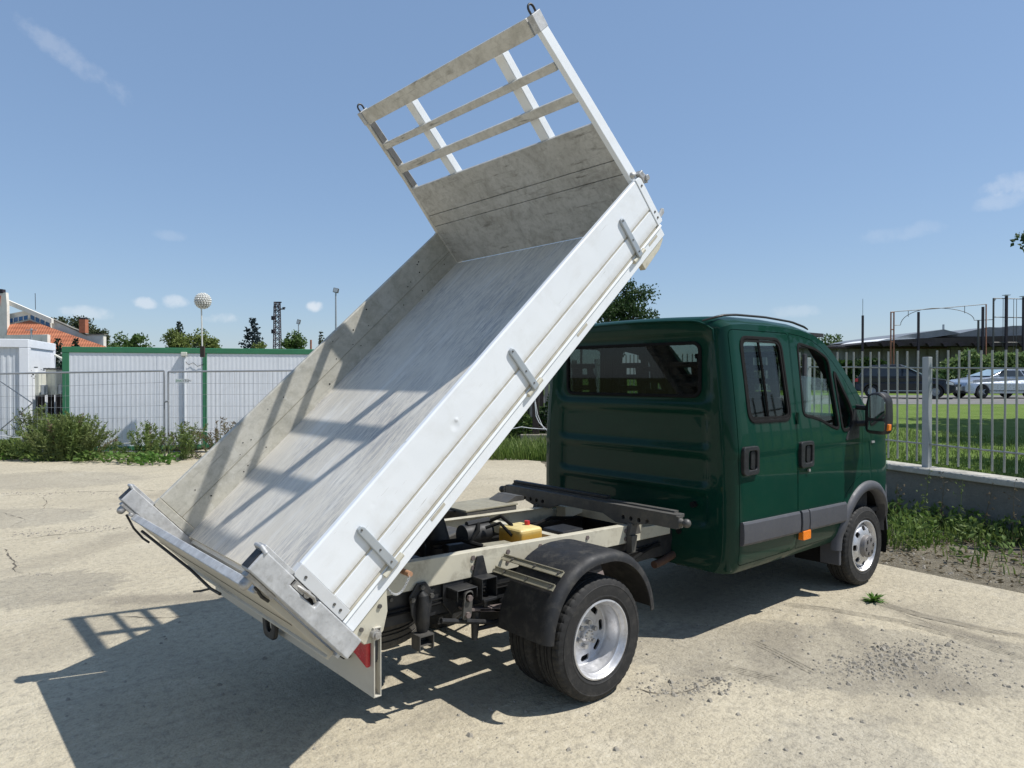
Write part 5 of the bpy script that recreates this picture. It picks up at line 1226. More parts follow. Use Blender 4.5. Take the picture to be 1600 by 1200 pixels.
n = len(roof); m.f += [tuple(range(n)), tuple(range(n, 2*n))[::-1]] + [(i, n+i, n+(i+1) % n, (i+1) % n) for i in range(n)]; m.build('tiled_roof', 'roof_tiles', t)
far('parapet', [(7,523.5),(75,522.5),(73,533),(7,534)], -1.95, -1.75, 'plaster', t); far('parapet_end', [(66,524),(74.5,523),(74.5,600),(66,600)], -2.05, -1.7, 'plaster', t); far('front_wall', [(7,534.2),(66,533.2),(66,600),(7,600)], -1.8, -1.72, 'brown_plaster', t)
far('side_wall', [(74.6,548.5),(166,548.5),(166,600),(74.6,600)], -1.6, -1.4, 'plaster', t)
ch = far('chimney', [(124,499),(133.5,499),(133.5,520),(124,520)], .1, .55, 'brick_red', t)
for a in (124, 127.8, 131.4): far('chimney_pot', [(a,496.2),(a+2.1,496.2),(a+2.1,498.9),(a,498.9)], .12, .53, 'dark_iron', ch)
MB().tube([(X(43),1,Z(482)),(X(42.6),1,Z(456))], .022, 5).build('aerial', 'dark_iron', t)
m = MB(); m.tube([(X(129.5),-6,Z(600)),(X(130),-6,Z(521))], .06, 6); m.box(X(122),X(137),-6.05,-5.95,Z(524),Z(523)); tag(m.build('roof_bracket', 'strap_grey', t), kind='stuff')
# ---- lattice mast, floodlights, poles
D = 80; t = thing('lattice_mast', 'dark steel lattice mast with short arms above the containers', 'mast', lat(D, lx(433.5, D)), RZ)
H = lz(472, D); w = .42; m = MB()
for sx in (-1,1):
    for sy in (-1,1): m.tube([(sx*w,sy*w,0),(sx*w*.6,sy*w*.6,H)], .055, 4)
n = 16
for k in range(n):
    z0, z1 = H*k/n, H*(k+1)/n; f0, f1 = w*(1-.4*k/n), w*(1-.4*(k+1)/n)
    for sy in (-1,1): m.tube([(-f0,sy*f0,z0),(f1,sy*f1,z1)], .035, 4); m.tube([(f0,sy*f0,z0),(-f1,sy*f1,z1)], .035, 4)
    for sx in (-1,1): m.tube([(sx*f0,-f0,z0),(sx*f1,f1,z1)], .035, 4)
m.build('lattice', 'dark_iron', t)
for py, a, b in ((472.5,429,440),(480,428,437),(483,437,445),(481,442,446)):
    MB().box(lx(a,D)-lx(433.5,D),lx(b,D)-lx(433.5,D),-.12,.12,lz(py,D)-.06,lz(py,D)+.06).build('cross_arm', 'dark_iron', t)
for py in (497,518): MB().box(lx(425,D)-lx(433.5,D),lx(430,D)-lx(433.5,D),-.2,.2,lz(py+3,D),lz(py-3,D)).build('equipment_box', 'dark_iron', t)
MB().tube([(lx(427,D)-lx(433.5,D),0,lz(545,D)),(lx(428,D)-lx(433.5,D),0,lz(480,D))], .03, 4).build('feeder_cable', 'dark_iron', t)
def flood(label, px, ytop, D, hw):
    t = thing('floodlight_pole', label, 'lamp post', lat(D, lx(px, D)), RZ); k = K(D)
    MB().tube([(0,0,0),(-.02,0,lz(ytop+4,D))], [.09,.05], 8).build('pole', 'strap_grey', t, True)
    M = Matrix.Translation((0,0,lz(ytop,D))) @ Matrix.Rotation(R(12), 4, 'Y')
    hd = MB().box(-hw*k,hw*k,-.14,.10,-3.6*k,3.6*k,M).build('floodlight', 'bar_grey', t, bevel=.03); MB().box(-hw*k*.8,hw*k*.8,-.155,-.142,-2.8*k,2.8*k,M).build('lens', 'container_grey', hd)
flood('tall floodlight on a thin pole close to the edge of the raised bed', 525.5, 454, 46, 4)
flood('small floodlight on a short pole behind the green roof edge', 467, 503, 70, 2.6)
D = 60; t = MB().tube([lat(D, lx(486,D)), lat(D, lx(486,D), lz(531,D))], .08, 6).build('iron_pole', 'rust_frame', None); tag(t, 'short reddish pole above the green roof near the bed', 'pole')
# ---- the derelict shed and its steelwork on the right
D = 52; X = lambda px: lx(px, D); Z = lambda py: lz(py, D)
t = thing('derelict_shed', 'long derelict grey shed with a sagging dark roof beyond the road', 'shed', lat(D, 0), RZ)
m = MB(); ribbed(m, X(1150), X(1680), Z(630), Z(540), 0, .8, .12); m.build('front_wall', 'shed_wall', t); MB().box(X(1150),X(1680),.15,10,Z(630),Z(541)).build('wall_core', 'shed_wall', t)
far('coping', [(1150,541),(1390,541.5),(1390,544.5),(1150,544.5)], -.4, .6, 'wood_dark', t)
far('lintel', [(1392,541.2),(1480,541.5),(1480,544.5),(1392,544.5)], -.45, .6, 'rust', t)
far('roof_edge', [(1344,538),(1352,534.5),(1400,531),(1440,528.5),(1600,524),(1700,524),(1700,540.5),(1480,540.5),(1346,540.5)], -2.2, 9, 'roof_dark', t)
far('broken_sheet', [(1368,534),(1385,529.5),(1398,527.5),(1430,528),(1430,531.5),(1390,533.5)], -2.0, 4, 'sign_white', t)
far('roof_sheet', [(1398,528),(1420,522.5),(1466,516),(1474,514.5),(1488,518),(1502,521),(1440,529.5)], -1.6, 9, 'roof_sheet', t); far('roof_sheet', [(1474,526),(1500,520.5),(1530,514),(1545,511),(1562,512),(1582,509),(1700,508),(1700,525)], -1.2, 9, 'roof_sheet', t)
m = MB(); m.box(X(1473),X(1475.2),0,.1,Z(517),Z(507)); m.build('roof_vent', 'strap_grey', t)
for k in range(14): a = 1352+24*k; far('hanging_debris', [(a,536),(a+9,535),(a+14,539),(a+4,541.5)], -2.6+.02*k, -2.25, 'dark_iron', t)
D = 49; X = lambda px: lx(px, D); Z = lambda py: lz(py, D)
def ipost(label, px, y0, y1, w, cap=False, mast=None):
    t = thing('iron_post', label, 'post', lat(D, X(px)), RZ, 'iron posts of the derelict shed')
    MB().box(-w*K(D)/2,w*K(D)/2,-.06,.06,Z(y1),Z(y0)).build('shaft', 'dark_iron', t)
    if cap: MB().box(-.18,.18,-.18,.18,Z(y0)+.03,Z(y0)+.07).build('cap_plate', 'strap_grey', t)
    if mast: MB().tube([(0,0,Z(y0)),(0,0,Z(mast))], .02, 5).build('aerial', 'strap_grey', t)
ipost('dark iron post with a thin aerial at the left end of the shed', 1347.5, 493, 600, 2.6, mast=467)
ipost('dark iron post under the left half of the arched frame', 1434.5, 487.5, 600, 2.8); ipost('dark iron post just inside the right end of the arched frame', 1535, 479.5, 600, 3)
ipost('tall dark iron post with a cap plate inside the box frame', 1571.5, 462.5, 600, 3.6, True); ipost('tall dark iron post at the right edge of the photo', 1598.5, 464.5, 600, 3.4, True)
t = thing('arched_frame', 'rusty steel frame with a thin arch above the shed roof', 'steel frame', lat(D, 0), RZ)
def bar(pts, r, name, mat, par): return MB().tube([(X(a), 0, Z(b)) for a, b in pts], r, 5).build(name, mat, par, True)
bar([(1391.5,600),(1391.5,487.5)], .05, 'leg', 'rust_frame', t); bar([(1396.2,600),(1396.2,487.5)], .05, 'leg', 'rust_frame', t)
for y in (488,515,534): bar([(1391.5,y),(1396.2,y)], .04, 'rung', 'rust_frame', t)
bar([(1391,487.5),(1460,482.5),(1540,475.5)], .024, 'top_bar', 'bar_grey', t); bar([(1540,475.5),(1540,600)], .045, 'leg', 'rust_frame', t)
bar([(1396,508.5),(1406.5,508)] + [(1406.5+58*(1-math.cos(math.pi/2*k/10)) if k <= 10 else 0, 508-26.5*math.sin(math.pi/2*k/10)) for k in range(1, 11)] + [(1464.5+57*math.sin(math.pi/2*k/10), 500.5-19*math.cos(math.pi/2*k/10)+.0) for k in range(1, 11)] + [(1530,500.5),(1551,499.5)], .022, 'arch', 'bar_grey', t)
bar([(1418.5,485.5),(1418.5,495)], .02, 'hanger', 'bar_grey', t); bar([(1506.5,478.5),(1506.5,489.5)], .02, 'hanger', 'bar_grey', t)
bar([(1528,501),(1528,600)], .07, 'leg', 'bar_grey', t)
t = thing('box_frame', 'grey steel box frame standing on the shed at the right edge', 'steel frame', lat(D, 0), RZ)
bar([(1551.5,600),(1551.5,466)], .06, 'leg', 'bar_grey', t); bar([(1551,466.2),(1640,468.5)], .03, 'top_bar', 'bar_grey', t); bar([(1552,495.5),(1640,497.5)], .03, 'middle_bar', 'bar_grey', t); bar([(1552,535),(1640,535)], .03, 'bottom_bar', 'bar_grey', t)
for a in (1566.5,1583,1587.5): bar([(a,467),(a,600)], .018, 'thin_bar', 'bar_grey', t)
MB().prism([(X(1551.5),Z(466.5)),(X(1556),Z(466.8)),(X(1552),Z(472))], 'y', -.03, .03).build('gusset', 'strap_grey', t)
# ---- parked cars
def car(label, px, D, rz, mat, suv, mirror=1, L=4.45):
    p = lat(D, lx(px, D)); p.z = lawnz(p.x, p.y)+.012
    t = thing('parked_car', label, 'car', p, rz, 'cars on the road beyond the lawn'); h = 1.70 if suv else 1.52; hl = L/2; W = .90
    fw, rwl = hl-.86, -hl+.80
    prof = [(-hl,.42),(-hl+.02,.75),(-hl+.06,1.0),(-hl+.20,1.08),(hl-1.30,1.06),(hl-.45,.93),(hl-.10,.80),(hl,.62),(hl-.02,.34),(hl-.3,.24)]
    arcF = [(fw+.37*math.cos(R(a)), .33+.37*math.sin(R(a))) for a in range(0, 181, 20)]; arcR = [(rwl+.37*math.cos(R(a)), .33+.37*math.sin(R(a))) for a in range(0, 181, 20)]
    body = prof + [(fw+.38,.24)] + arcF + [(fw-.38,.24),(rwl+.38,.24)] + arcR + [(rwl-.38,.26)]
    m = MB()
    for s in (-1, 1):
        for (x, z) in body:
            y = W - .10*max(0, (z-.75)/.35)**1.5 - .12*max(0, (abs(x)-hl+.5)/.5)**2
            m.v.append((x, s*y, z))
    n = len(body); m.f += [tuple(range(n)), tuple(range(n, 2*n))[::-1]] + [(i, n+i, n+(i+1) % n, (i+1) % n) for i in range(n)]
    b = m.build('body', mat, t, bevel=.05, segs=2)
    gl = [(-hl+.16,1.06),(-hl+.42,h-.16),(-hl+.75,h-.03),(-.15,h),(hl-2.32,h-.06),(hl-1.28,1.055)]
    m = MB(); n = len(gl)
    for s in (-1, 1):
        for (x, z) in gl: m.v.append((x, s*(W-.09-.26*(z-1.05)/.55), z))
    m.f += [tuple(range(n)), tuple(range(n, 2*n))[::-1]] + [(i, n+i, n+(i+1) % n, (i+1) % n) for i in range(n)]
    cb = m.build('cabin', mat, t, bevel=.04)
    def side_win(name, pts, s):
        m = MB()
        for off in (.004, .012): m.v += [(x, s*(W-.085-.26*(z-1.05)/.55+off), z) for x, z in pts]
        k = len(pts); m.f += [tuple(range(k)), tuple(range(k, 2*k))[::-1]] + [(i, (i+1) % k, k+(i+1) % k, k+i) for i in range(k)]
        m.build(name, 'car_glass', cb)
    for s in (-1, 1):
        side_win('side_window', [(-.02,1.10),(-.02,h-.12),(hl-2.36,h-.15),(hl-1.55,1.10)], s); side_win('side_window', [(-.12,1.10),(-.12,h-.12),(-hl+1.22,h-.12),(-hl+1.10,1.10)], s); side_win('side_window', [(-hl+1.02,1.10),(-hl+1.14,h-.13),(-hl+.80,h-.14),(-hl+.45,1.14)], s)
        MB().box(hl-1.62,hl-1.42,min(s*.90,s*1.04),max(s*.90,s*1.04),1.04,1.17).build('wing_mirror', mat, t, bevel=.03)
        MB().prism([(hl-.42,.72),(hl-.10,.66),(hl-.11,.77),(hl-.40,.86)], 'y', s*.62, s*.835).build('headlight', 'car_lamp', t, bevel=.02)
        MB().prism([(-hl-.005,.82),(-hl+.16,.82),(-hl+.16,.98),(-hl+.03,.98)], 'y', s*.60, s*.83).build('tail_light', 'red_lens', t, bevel=.01)
        MB().box(-.9,1.0,min(s*.893,s*.906),max(s*.893,s*.906),.36,.40).build('sill_trim', 'strap_grey' if mat == 'dark_car' else 'black_plastic', t)
    wz = [(hl-2.26,h-.10),(hl-1.34,1.09)]; m = MB()
    d = Vector((wz[1][0]-wz[0][0], 0, wz[1][1]-wz[0][1])).normalized(); nn = Vector((-d.z, 0, d.x)); nn = nn if nn.z > 0 else -nn
    for off in (.035, .043):
        for (x, z), y in ((wz[0], .62), (wz[1], .76)): m.v += [(x+nn.x*off, y, z+nn.z*off), (x+nn.x*off, -y, z+nn.z*off)]
    m.f += [(0,1,3,2),(4,6,7,5),(0,2,6,4),(1,5,7,3),(0,4,5,1),(2,3,7,6)]; m.build('windscreen', 'car_glass_light', cb)
    MB().box(hl-.06,hl+.012,-.5,.5,.58,.70).build('grille', 'black_plastic', t, bevel=.01); MB().box(hl-.03,hl+.022,-.26,.26,.44,.55).build('number_plate', 'plate_white', t); MB().box(hl-.12,hl+.005,-.7,.7,.28,.38).build('lower_grille', 'black_plastic', t)
    for x in (fw, rwl):
        for s in (-1, 1):
            w = MB().lathe([(.20,-.11),(.30,-.115),(.335,-.08),(.335,.08),(.30,.115),(.20,.11)], 28, 'y', closed=True).build('wheel', 'tyre', t, True); w.location = (x, s*(W-.13), .335)
            m = MB(); m.lathe([(.005,s*.05),(.05,s*.055),(.05,s*.03),(.205,s*.02),(.205,s*.10),(.22,s*.11)], 24, 'y')
            for k in range(5): a = 2*math.pi*k/5; m.tube([(0,s*.07,0),(.2*math.cos(a),s*.085,.2*math.sin(a))], .025, 5)
            m.build('rim', 'strap_grey', w, True)
    return t
car('dark blue SUV driving nose to the right beyond the fence post', 1414, 36.5, RZ+R(-33), 'dark_car', True)
car('silver hatchback facing left on the road at the right edge', 1552, 36.5, RZ+math.pi+R(4), 'silver_car', False, L=4.2)
# ---- behind the truck: weathered planks, post and loose cables
D = 20.5; t = thing('plank_fence', 'weathered grey plank fence glimpsed between bed and cab', 'fence', lat(D, lx(690, D)), RZ)
r = random.Random(9); x = 0; w_ = lx(905, D)-lx(690, D)
while x < w_:
    w = r.uniform(.11,.17); MB().box(x,x+w-.012,r.uniform(-.01,.0),.022,0,2.25+r.uniform(-.1,.1)).build('plank', 'wood_grey' if r.random() < .6 else 'wood_dark', t); x += w
for z in (.5,1.6): MB().box(0,w_,.03,.07,z,z+.08).build('rail', 'wood_dark', t)
D = 18.6; t = thing('timber_post', 'dark timber post with a crossbar beside the cab corner', 'post', lat(D, lx(837, D)), RZ)
MB().box(-.085,.085,-.08,.08,0,1.75).build('shaft', 'wood_dark', t, bevel=.008); MB().box(.0855,.75,-.04,.04,.42,.52).build('crossbar', 'wood_dark', t)
MB().box(-.4,.5,-.15,.15,0,.33).build('stone_block', 'stone', t, bevel=.02)
m = MB(); m.tube([at(x, y, 18.2) for x, y in ((770,674),(790,672),(805,669),(815,667),(828,669),(850,670.5),(880,670))], .012, 6); tag(m.build('slack_cable', 'cable_white', None, True), 'white cable hanging level behind the truck between bed and cab', 'cable')
m = MB(); m.tube([at(x, y, 18.3) for x, y in ((836,600),(836,630),(837.5,650),(842,660),(850,668),(858,676))], .012, 6); m.tube([at(x, y, 18.35) for x, y in ((836.5,628),(840,648),(845,660),(850,671))], .01, 6); tag(m.build('dangling_cable', 'cable_white', None, True), 'pair of white cables dangling beside the dark timber post', 'cable')
# ------------------------------------------------------------------ plants
def ufrom(r): 
    z = r.uniform(-1, 1); a = r.uniform(0, 2*math.pi); q = math.sqrt(1-z*z); return Vector((q*math.cos(a), q*math.sin(a), z))
def leaf(m, p, d, l, w, r, up=None):
    # a pointed two-face leaf along d, folded a little down its midrib
    d = d.normalized(); s = d.cross(ufrom(r))
    s = s.normalized() if s.length > 1e-4 else d.orthogonal().normalized()
    n = d.cross(s); o = len(m.v); a = p + d*l*.45
    m.v += [tuple(p), tuple(a + s*w + n*w*.3), tuple(p + d*l), tuple(a - s*w + n*w*.3)]
    m.f += [(o, o+1, o+2), (o, o+2, o+3)]
def blade(m, p, h, w, lean, r):
    a = r.uniform(0, 2*math.pi); d = Vector((math.cos(a), math.sin(a), 0)); s = Vector((-d.y, d.x, 0)) if r.random() < .5 else Vector((math.sin(a*3.1), math.cos(a*3.1), 0))
    o = len(m.v); q = p + d*lean*h*.3 + Vector((0,0,h*.6)); e = p + d*lean*h + Vector((0,0,h*(1-.25*lean)))
    m.v += [tuple(p-s*w), tuple(p+s*w), tuple(q-s*w*.8), tuple(q+s*w*.8), tuple(e)]
    m.f += [(o, o+1, o+3, o+2), (o+2, o+3, o+4)]
def tree(name, label, base, H, crown, nl, ls, mat, seed, group=None, clumps=28, trunk_r=.16, gap=.42):
    r = random.Random(seed); base = Vector(base); t = thing(name, label, 'tree', base, 0, group)
    c = Vector((0,0,crown[0])); rad = Vector(crown[1]); m = MB()
    m.tube([(0,0,0),(trunk_r*.3,.1*trunk_r,H*.25),(-trunk_r*.2,0,H*.5),(0,0,H*.8)], [trunk_r,trunk_r*.8,trunk_r*.55,trunk_r*.15], 8)
    cl = []
    for k in range(clumps):
        d = ufrom(r); q = r.random()**.45; p = c + Vector((d.x*rad.x, d.y*rad.y, d.z*rad.z))*q
        cl.append((p, r.uniform(.6, 1.15)*gap*min(rad)))
        if k % 2 == 0:
            s = Vector((0,0,max(H*.22, min(p.z-.4*rad.z, H*.6)))); m.tube([s, s.lerp(p, .5)+Vector((0,0,.08*H*.3)), p], [trunk_r*.38, trunk_r*.22, trunk_r*.06], 5)
    m.build('trunk', 'bark', t, True)
    m = MB(); per = nl//clumps
    for p, cr in cl:
        for k in range(per):
            d = ufrom(r); q = p + Vector((d.x, d.y, d.z*.75))*cr*r.random()**.4
            leaf(m, q, ufrom(r)+Vector((0,0,-.25))+d*.5, ls*r.uniform(.6,1.25), ls*.32, r)
    m.build('crown', mat, t, fixn=False); return t
def conifer(name, label, base, H, w, mat, seed, nb=30, group=None, ls=.3, per=26):
    r = random.Random(seed); t = thing(name, label, 'tree', base, 0, group)
    MB().tube([(0,0,0),(0,0,H*.97)], [.03*H*.5,.01], 7).build('trunk', 'bark', t, True); m = MB()
    for k in range(nb):
        f = k/nb; z = H*(.10+.88*f); L = w*(1-f)**.85*r.uniform(.75,1.15)+.03*w
        for j in range(7 if f < .85 else 4):
            a = r.uniform(0, 2*math.pi); d = Vector((math.cos(a), math.sin(a), -.22)); q = Vector((0,0,z))
            for i in range(per//4):
                s = r.random()**.7; p = q + d*L*s + Vector((0,0,.14*L*s*s)); leaf(m, p, d*.8+ufrom(r)*.9, ls*r.uniform(.5,1.1)*(.5+.5*(1-f)), ls*.16, r)
    m.build('crown', mat, t, fixn=False); return t
G1 = 'trees beyond the containers'
def T(px, D): return lat(D, lx(px, D))
def btree(label, x0, x1, ytop, D, mat, seed, ybot=560, nl=2600, group=G1, clumps=26, gap=.42, squash=1):
    k = K(D); H = lz(ytop, D); rx = (x1-x0)/2*k; zc = (lz(ytop, D)+lz(ybot, D))/2; rz = (H-lz(ybot, D))/2
    return tree('broadleaf_tree', label, T((x0+x1)/2, D), zc, (zc, (rx*.9, rx*.9, rz*.92)), nl, max(.16, 4.2*k), mat, seed, group, clumps, max(.12, rx*.08), gap*1.3 if group else gap)
btree('dark olive tree rising behind the white sloping wall, left of the chimney', 76, 110, 489, 90, 'leaf_olive', 1, 540, 1400)
btree('dark olive tree right behind the brick chimney', 104, 150, 494, 88, 'leaf_olive', 2, 545, 2000)
btree('small olive tree just right of the brick chimney', 142, 168, 512, 86, 'leaf_olive', 3, 550, 1200)
btree('bright green rounded tree between the tiled roof and the globe lamp', 170, 236, 521, 66, 'leaf_mid', 4, 560, 2600)
btree('yellow-green tree beside the globe lamp pole, left of it', 248, 300, 514, 60, 'leaf_light', 5, 560, 2400)
btree('yellow-green tree directly behind the globe lamp pole', 290, 342, 518, 62, 'leaf_light', 6, 560, 2400)
conifer('conifer', 'slim dark conifer poking up behind the yellow-green trees', T(281, 66), lz(497, 66), 1.5, 'leaf_conifer', 7, 26, G1, .55)
conifer('conifer', 'dark blue-green spruce standing alone left of the lattice mast', T(394.5, 50), lz(492, 50), 1.75, 'leaf_conifer_blue', 8, 34, G1, .42, 34)
btree('low light green shrub-like tree at the foot of the spruce', 396, 414, 530, 48, 'leaf_light', 9, 556, 700)
btree('small green tree between lattice mast and small floodlight', 443, 478, 519, 66, 'leaf_mid', 10, 556, 1500)
conifer('poplar', 'narrow poplar right of the lattice mast', T(450, 72), lz(515, 72), .85, 'leaf_mid', 11, 20, G1, .5)
conifer('poplar', 'pale narrow tree almost touching the edge of the raised bed', T(502, 75), lz(513, 75), .75, 'leaf_olive', 12, 20, G1, .5)
conifer('cypress', 'small cypress between the white cabin and the green frame', T(91, 27), lz(523, 27), .62, 'leaf_conifer', 13, 26, G1, .26)
conifer('cypress', 'small cypress showing above the corner of the green container roof', T(118.5, 30), lz(523, 30), .55, 'leaf_conifer', 14, 24, G1, .26)
btree('large dark broadleaf tree towering behind the cab roof', 902, 1034, 434, 40, 'leaf_dark', 15, 560, 9000, None, 46, .36)
btree('green tree top showing over the cab nose beside the shed', 1276, 1322, 521, 64, 'leaf_mid', 16, 565, 1800, None)
def hedge(label, x0, x1, ytop, ybot, D, mat, seed, n, depth=1.6):
    r = random.Random(seed); k = K(D); p = T((x0+x1)/2, D); p.z = lawnz(p.x, p.y); t = thing('hedge_shrub', label, 'shrub', p, RZ, 'shrubs along the shed'); m = MB(); w = (x1-x0)/2*k; h = lz(ytop, D)-p.z
    for i in range(n):
        a = r.uniform(-1,1); env = h*(.78+.22*noise.noise((a*w*.9, seed, 0)))*(1-.55*abs(a)**4); z = env*(1-r.random()**2*.8); q = Vector((a*w, r.uniform(-1,1)*depth*.5*(1-.4*z/h), z)); leaf(m, q, ufrom(r)+Vector((0,-.3,.1)), r.uniform(.16,.34), .09, r)
    m.build('foliage', mat, t, fixn=False); m = MB()
    for i in range(9): a = r.uniform(-.9,.9)*w; m.tube([(a,0,0),(a+r.uniform(-.2,.2),0,h*.6)], [.03,.012], 5)
    tag(m.build('stems', 'bark', t), kind='stuff')
hedge('big pale green leafy shrub behind the silver car', 1462, 1640, 540, 600, 47, 'leaf_hedge', 21, 7000)
hedge('dark shrub against the shed wall left of the fence post', 1300, 1392, 549, 604, 47, 'leaf_dark', 22, 3600)
hedge('dark shrub left of the cab nose along the shed wall', 1180, 1300, 548, 604, 48, 'leaf_olive', 23, 3000)
def low_hedge(label, x0, x1, D, h, mat, seed, n):
    r = random.Random(seed); p = T((x0+x1)/2, D); t = thing('shrub', label, 'shrub', p, RZ); m = MB(); w = (x1-x0)/2*K(D)
    for i in range(n):
        a = r.uniform(-1,1); env = h*(.8+.3*noise.noise((a*2.3, seed, 0)))*(1-.4*abs(a)**3); q = Vector((a*w, r.uniform(-.35,.35), env*r.random()**.7)); leaf(m, q, ufrom(r)+Vector((0,-.2,.2)), r.uniform(.06,.13), .03, r)
    m.build('foliage', mat, t, fixn=False)
low_hedge('green shrub glimpsed under the bed left of the timber post', 788, 832, 18.9, 1.25, 'leaf_mid', 25, 1500)
low_hedge('dark brown-green scrub at the foot of the plank fence', 735, 800, 19.3, 1.0, 'leaf_olive', 26, 1300)
low_hedge('dark shrub between timber post and cab', 840, 905, 19.4, 1.7, 'leaf_dark', 27, 1800)
# shade trees whose trunks stand just outside the right edge
def shade(label, D, l, z, rad, H, seed, nl, droop=None):
    b = lat(D, l); b.z = lawnz(b.x, b.y) if l > 7.2 else 0
    t = tree('shade_tree', label, b, H, (z-b.z, rad), nl, .27 if l > 12 else .18, 'leaf_dark', seed, 'shade trees by the fence', 40, .14, .40)
    if droop:
        m = MB(); r = random.Random(seed); c = Vector(droop)-b
        for k in range(70): leaf(m, c+ufrom(r)*Vector((.22,.22,.13)).length*r.random()*.45, ufrom(r)+Vector((0,0,-.4)), .07, .024, r)
        m.tube([(c.x+1.2*RV.x, c.y+1.2*RV.y, c.z+.6), (c.x+.4*RV.x, c.y+.4*RV.y, c.z+.1), tuple(c)], [.03,.015,.006], 5); m.build('drooping_twig', 'leaf_dark', t, fixn=False)
shade('tree outside the right edge whose leaf tips hang into the photo', 9.0, 10.3, 4.7, (1.9,1.9,1.5), 4.6, 31, 7000, at(1603, 372, 9.0))
shade('second shade tree farther off beyond the right edge', 14.6, 14.7, 6.6, (2.8,2.8,1.9), 6.2, 32, 14000)
shade('third shade tree standing beyond the lawn shadow', 18.0, 17.2, 6.4, (2.6,2.6,1.8), 6.2, 33, 11000)
# ---- feathery bushes and weeds along the mesh fence
def feather(label, px, D, w, h, n, seed, mat='weed_feather', dry=.12, leaves=46):
    r = random.Random(seed); p = lat(D, lx(px, D)); t = thing('weed_bush', label, 'bush', p, RZ, 'bushes along the mesh fence'); m = MB(); st_ = MB(); dm = MB()
    for i in range(n):
        a = r.gauss(0, .42)*w; b = r.uniform(-.35,.35); hh = h*max(.25, 1-.55*(a/w)**2)*r.uniform(.55,1.08); lean = a*.45+r.uniform(-.22,.22); e = Vector((a+lean, b+r.uniform(-.15,.15), hh)); s = Vector((a*.7, b, 0)); mid = s.lerp(e, .55)+Vector((0,0,.08))
        st_.tube([s, mid, e], [.006,.004,.0015], 4, caps=False); tgt = dm if r.random() < dry else m
        for k in range(leaves):
            f = r.random()**.7; q = (s*(1-f)+mid*f)*(1-f)+(mid*(1-f)+e*f)*f; leaf(tgt, q, ufrom(r)*.8+Vector((lean*.4,0,.7)), r.uniform(.06,.15)*(1.15-.5*f), .012, r)
    m.build('foliage', mat, t, fixn=False)
    if dm.v: tag(dm.build('dry_stalks', 'weed_dry', t, fixn=False), kind='stuff')
    tag(st_.build('stems', 'weed_feather', t), kind='stuff')
feather('big feathery green bush before the white cabin and green frame', 108, 15.7, .74, .98, 230, 41, dry=.05, leaves=52)
feather('darker feathery bush close to the white cabin corner', 64, 16.6, .40, 1.1, 80, 45, dry=.15)
feather('thin feathery weed bush left of the fence joint', 237, 15.9, .42, .80, 48, 42, dry=.1, leaves=34)
feather('thin feathery weed bush right of the fence joint', 284, 15.9, .46, .82, 48, 43, dry=.12, leaves=34)
feather('sparse dry weed bush between globe lamp pole and raised bed', 345, 16.0, .5, .85, 40, 44, 'weed_dry', .5, 26)
feather('low dark weed clump at the very left under the cabin', 10, 15.9, .55, .42, 90, 46, dry=.05)
def broad(label, px, py, D, n, size, seed, mat='weed_bright', spread=.35, hh=.22, name='leafy_weed'):
    r = random.Random(seed); p = lat(D, lx(px, D)); t = thing(name, label, 'weed', p, 0, None); m = MB()
    for i in range(n):
        a = r.uniform(0, 2*math.pi); q = Vector((math.cos(a), math.sin(a), 0))*spread*r.random(); q.z = hh*r.random()*(1-q.length/spread*.4); leaf(m, q, Vector((math.cos(a), math.sin(a), r.uniform(.0,.9))), size*r.uniform(.6,1.2), size*.34, r)
    return m.build('leaves', mat, t, fixn=False)
for i, (px, D, n, sz, lab) in enumerate([(140,15.3,110,.12,'low bright leafy weed at the right foot of the big bush'),(182,15.2,70,.11,'small leafy weed on the yard edge right of the big bush'),(212,15.1,90,.12,'bright leafy weed clump under the left thin bush'),(245,15.0,90,.14,'broad-leaved weed at the foot of the fence joint'),(66,15.5,120,.10,'bright weed fringe at the left foot of the big bush'),(20,15.8,130,.10,'bright weed fringe at the left edge of the photo')]):
    broad(lab, px, 0, D, n, sz, 50+i, 'weed_bright' if i % 2 else 'weed_green', .38)
# rosette growing in the yard by the front wheel
r = random.Random(61); p = gp(1365, 940); t = thing('dandelion_plant', 'small green rosette weed growing from the concrete near the front wheel', 'weed', p); m = MB()
for i in range(46):
    a = r.uniform(0, 2*math.pi); el = r.uniform(.15,1.3); d = Vector((math.cos(a)*math.cos(el), math.sin(a)*math.cos(el), math.sin(el))); L = r.uniform(.06,.15); s = d.cross(Vector((0,0,1))).normalized(); o = len(m.v)
    for k in range(6):
        f = k/5; q = d*L*f + Vector((0,0,-.035*f*f)); w = .013*math.sin(math.pi*min(.97, .15+.85*f))*(1.3 if k % 2 else .7); m.v += [tuple(q-s*w), tuple(q+s*w)]
    m.f += [(o+2*k, o+2*k+1, o+2*k+3, o+2*k+2) for k in range(5)]
m.build('leaves', 'weed_bright', t, fixn=False)
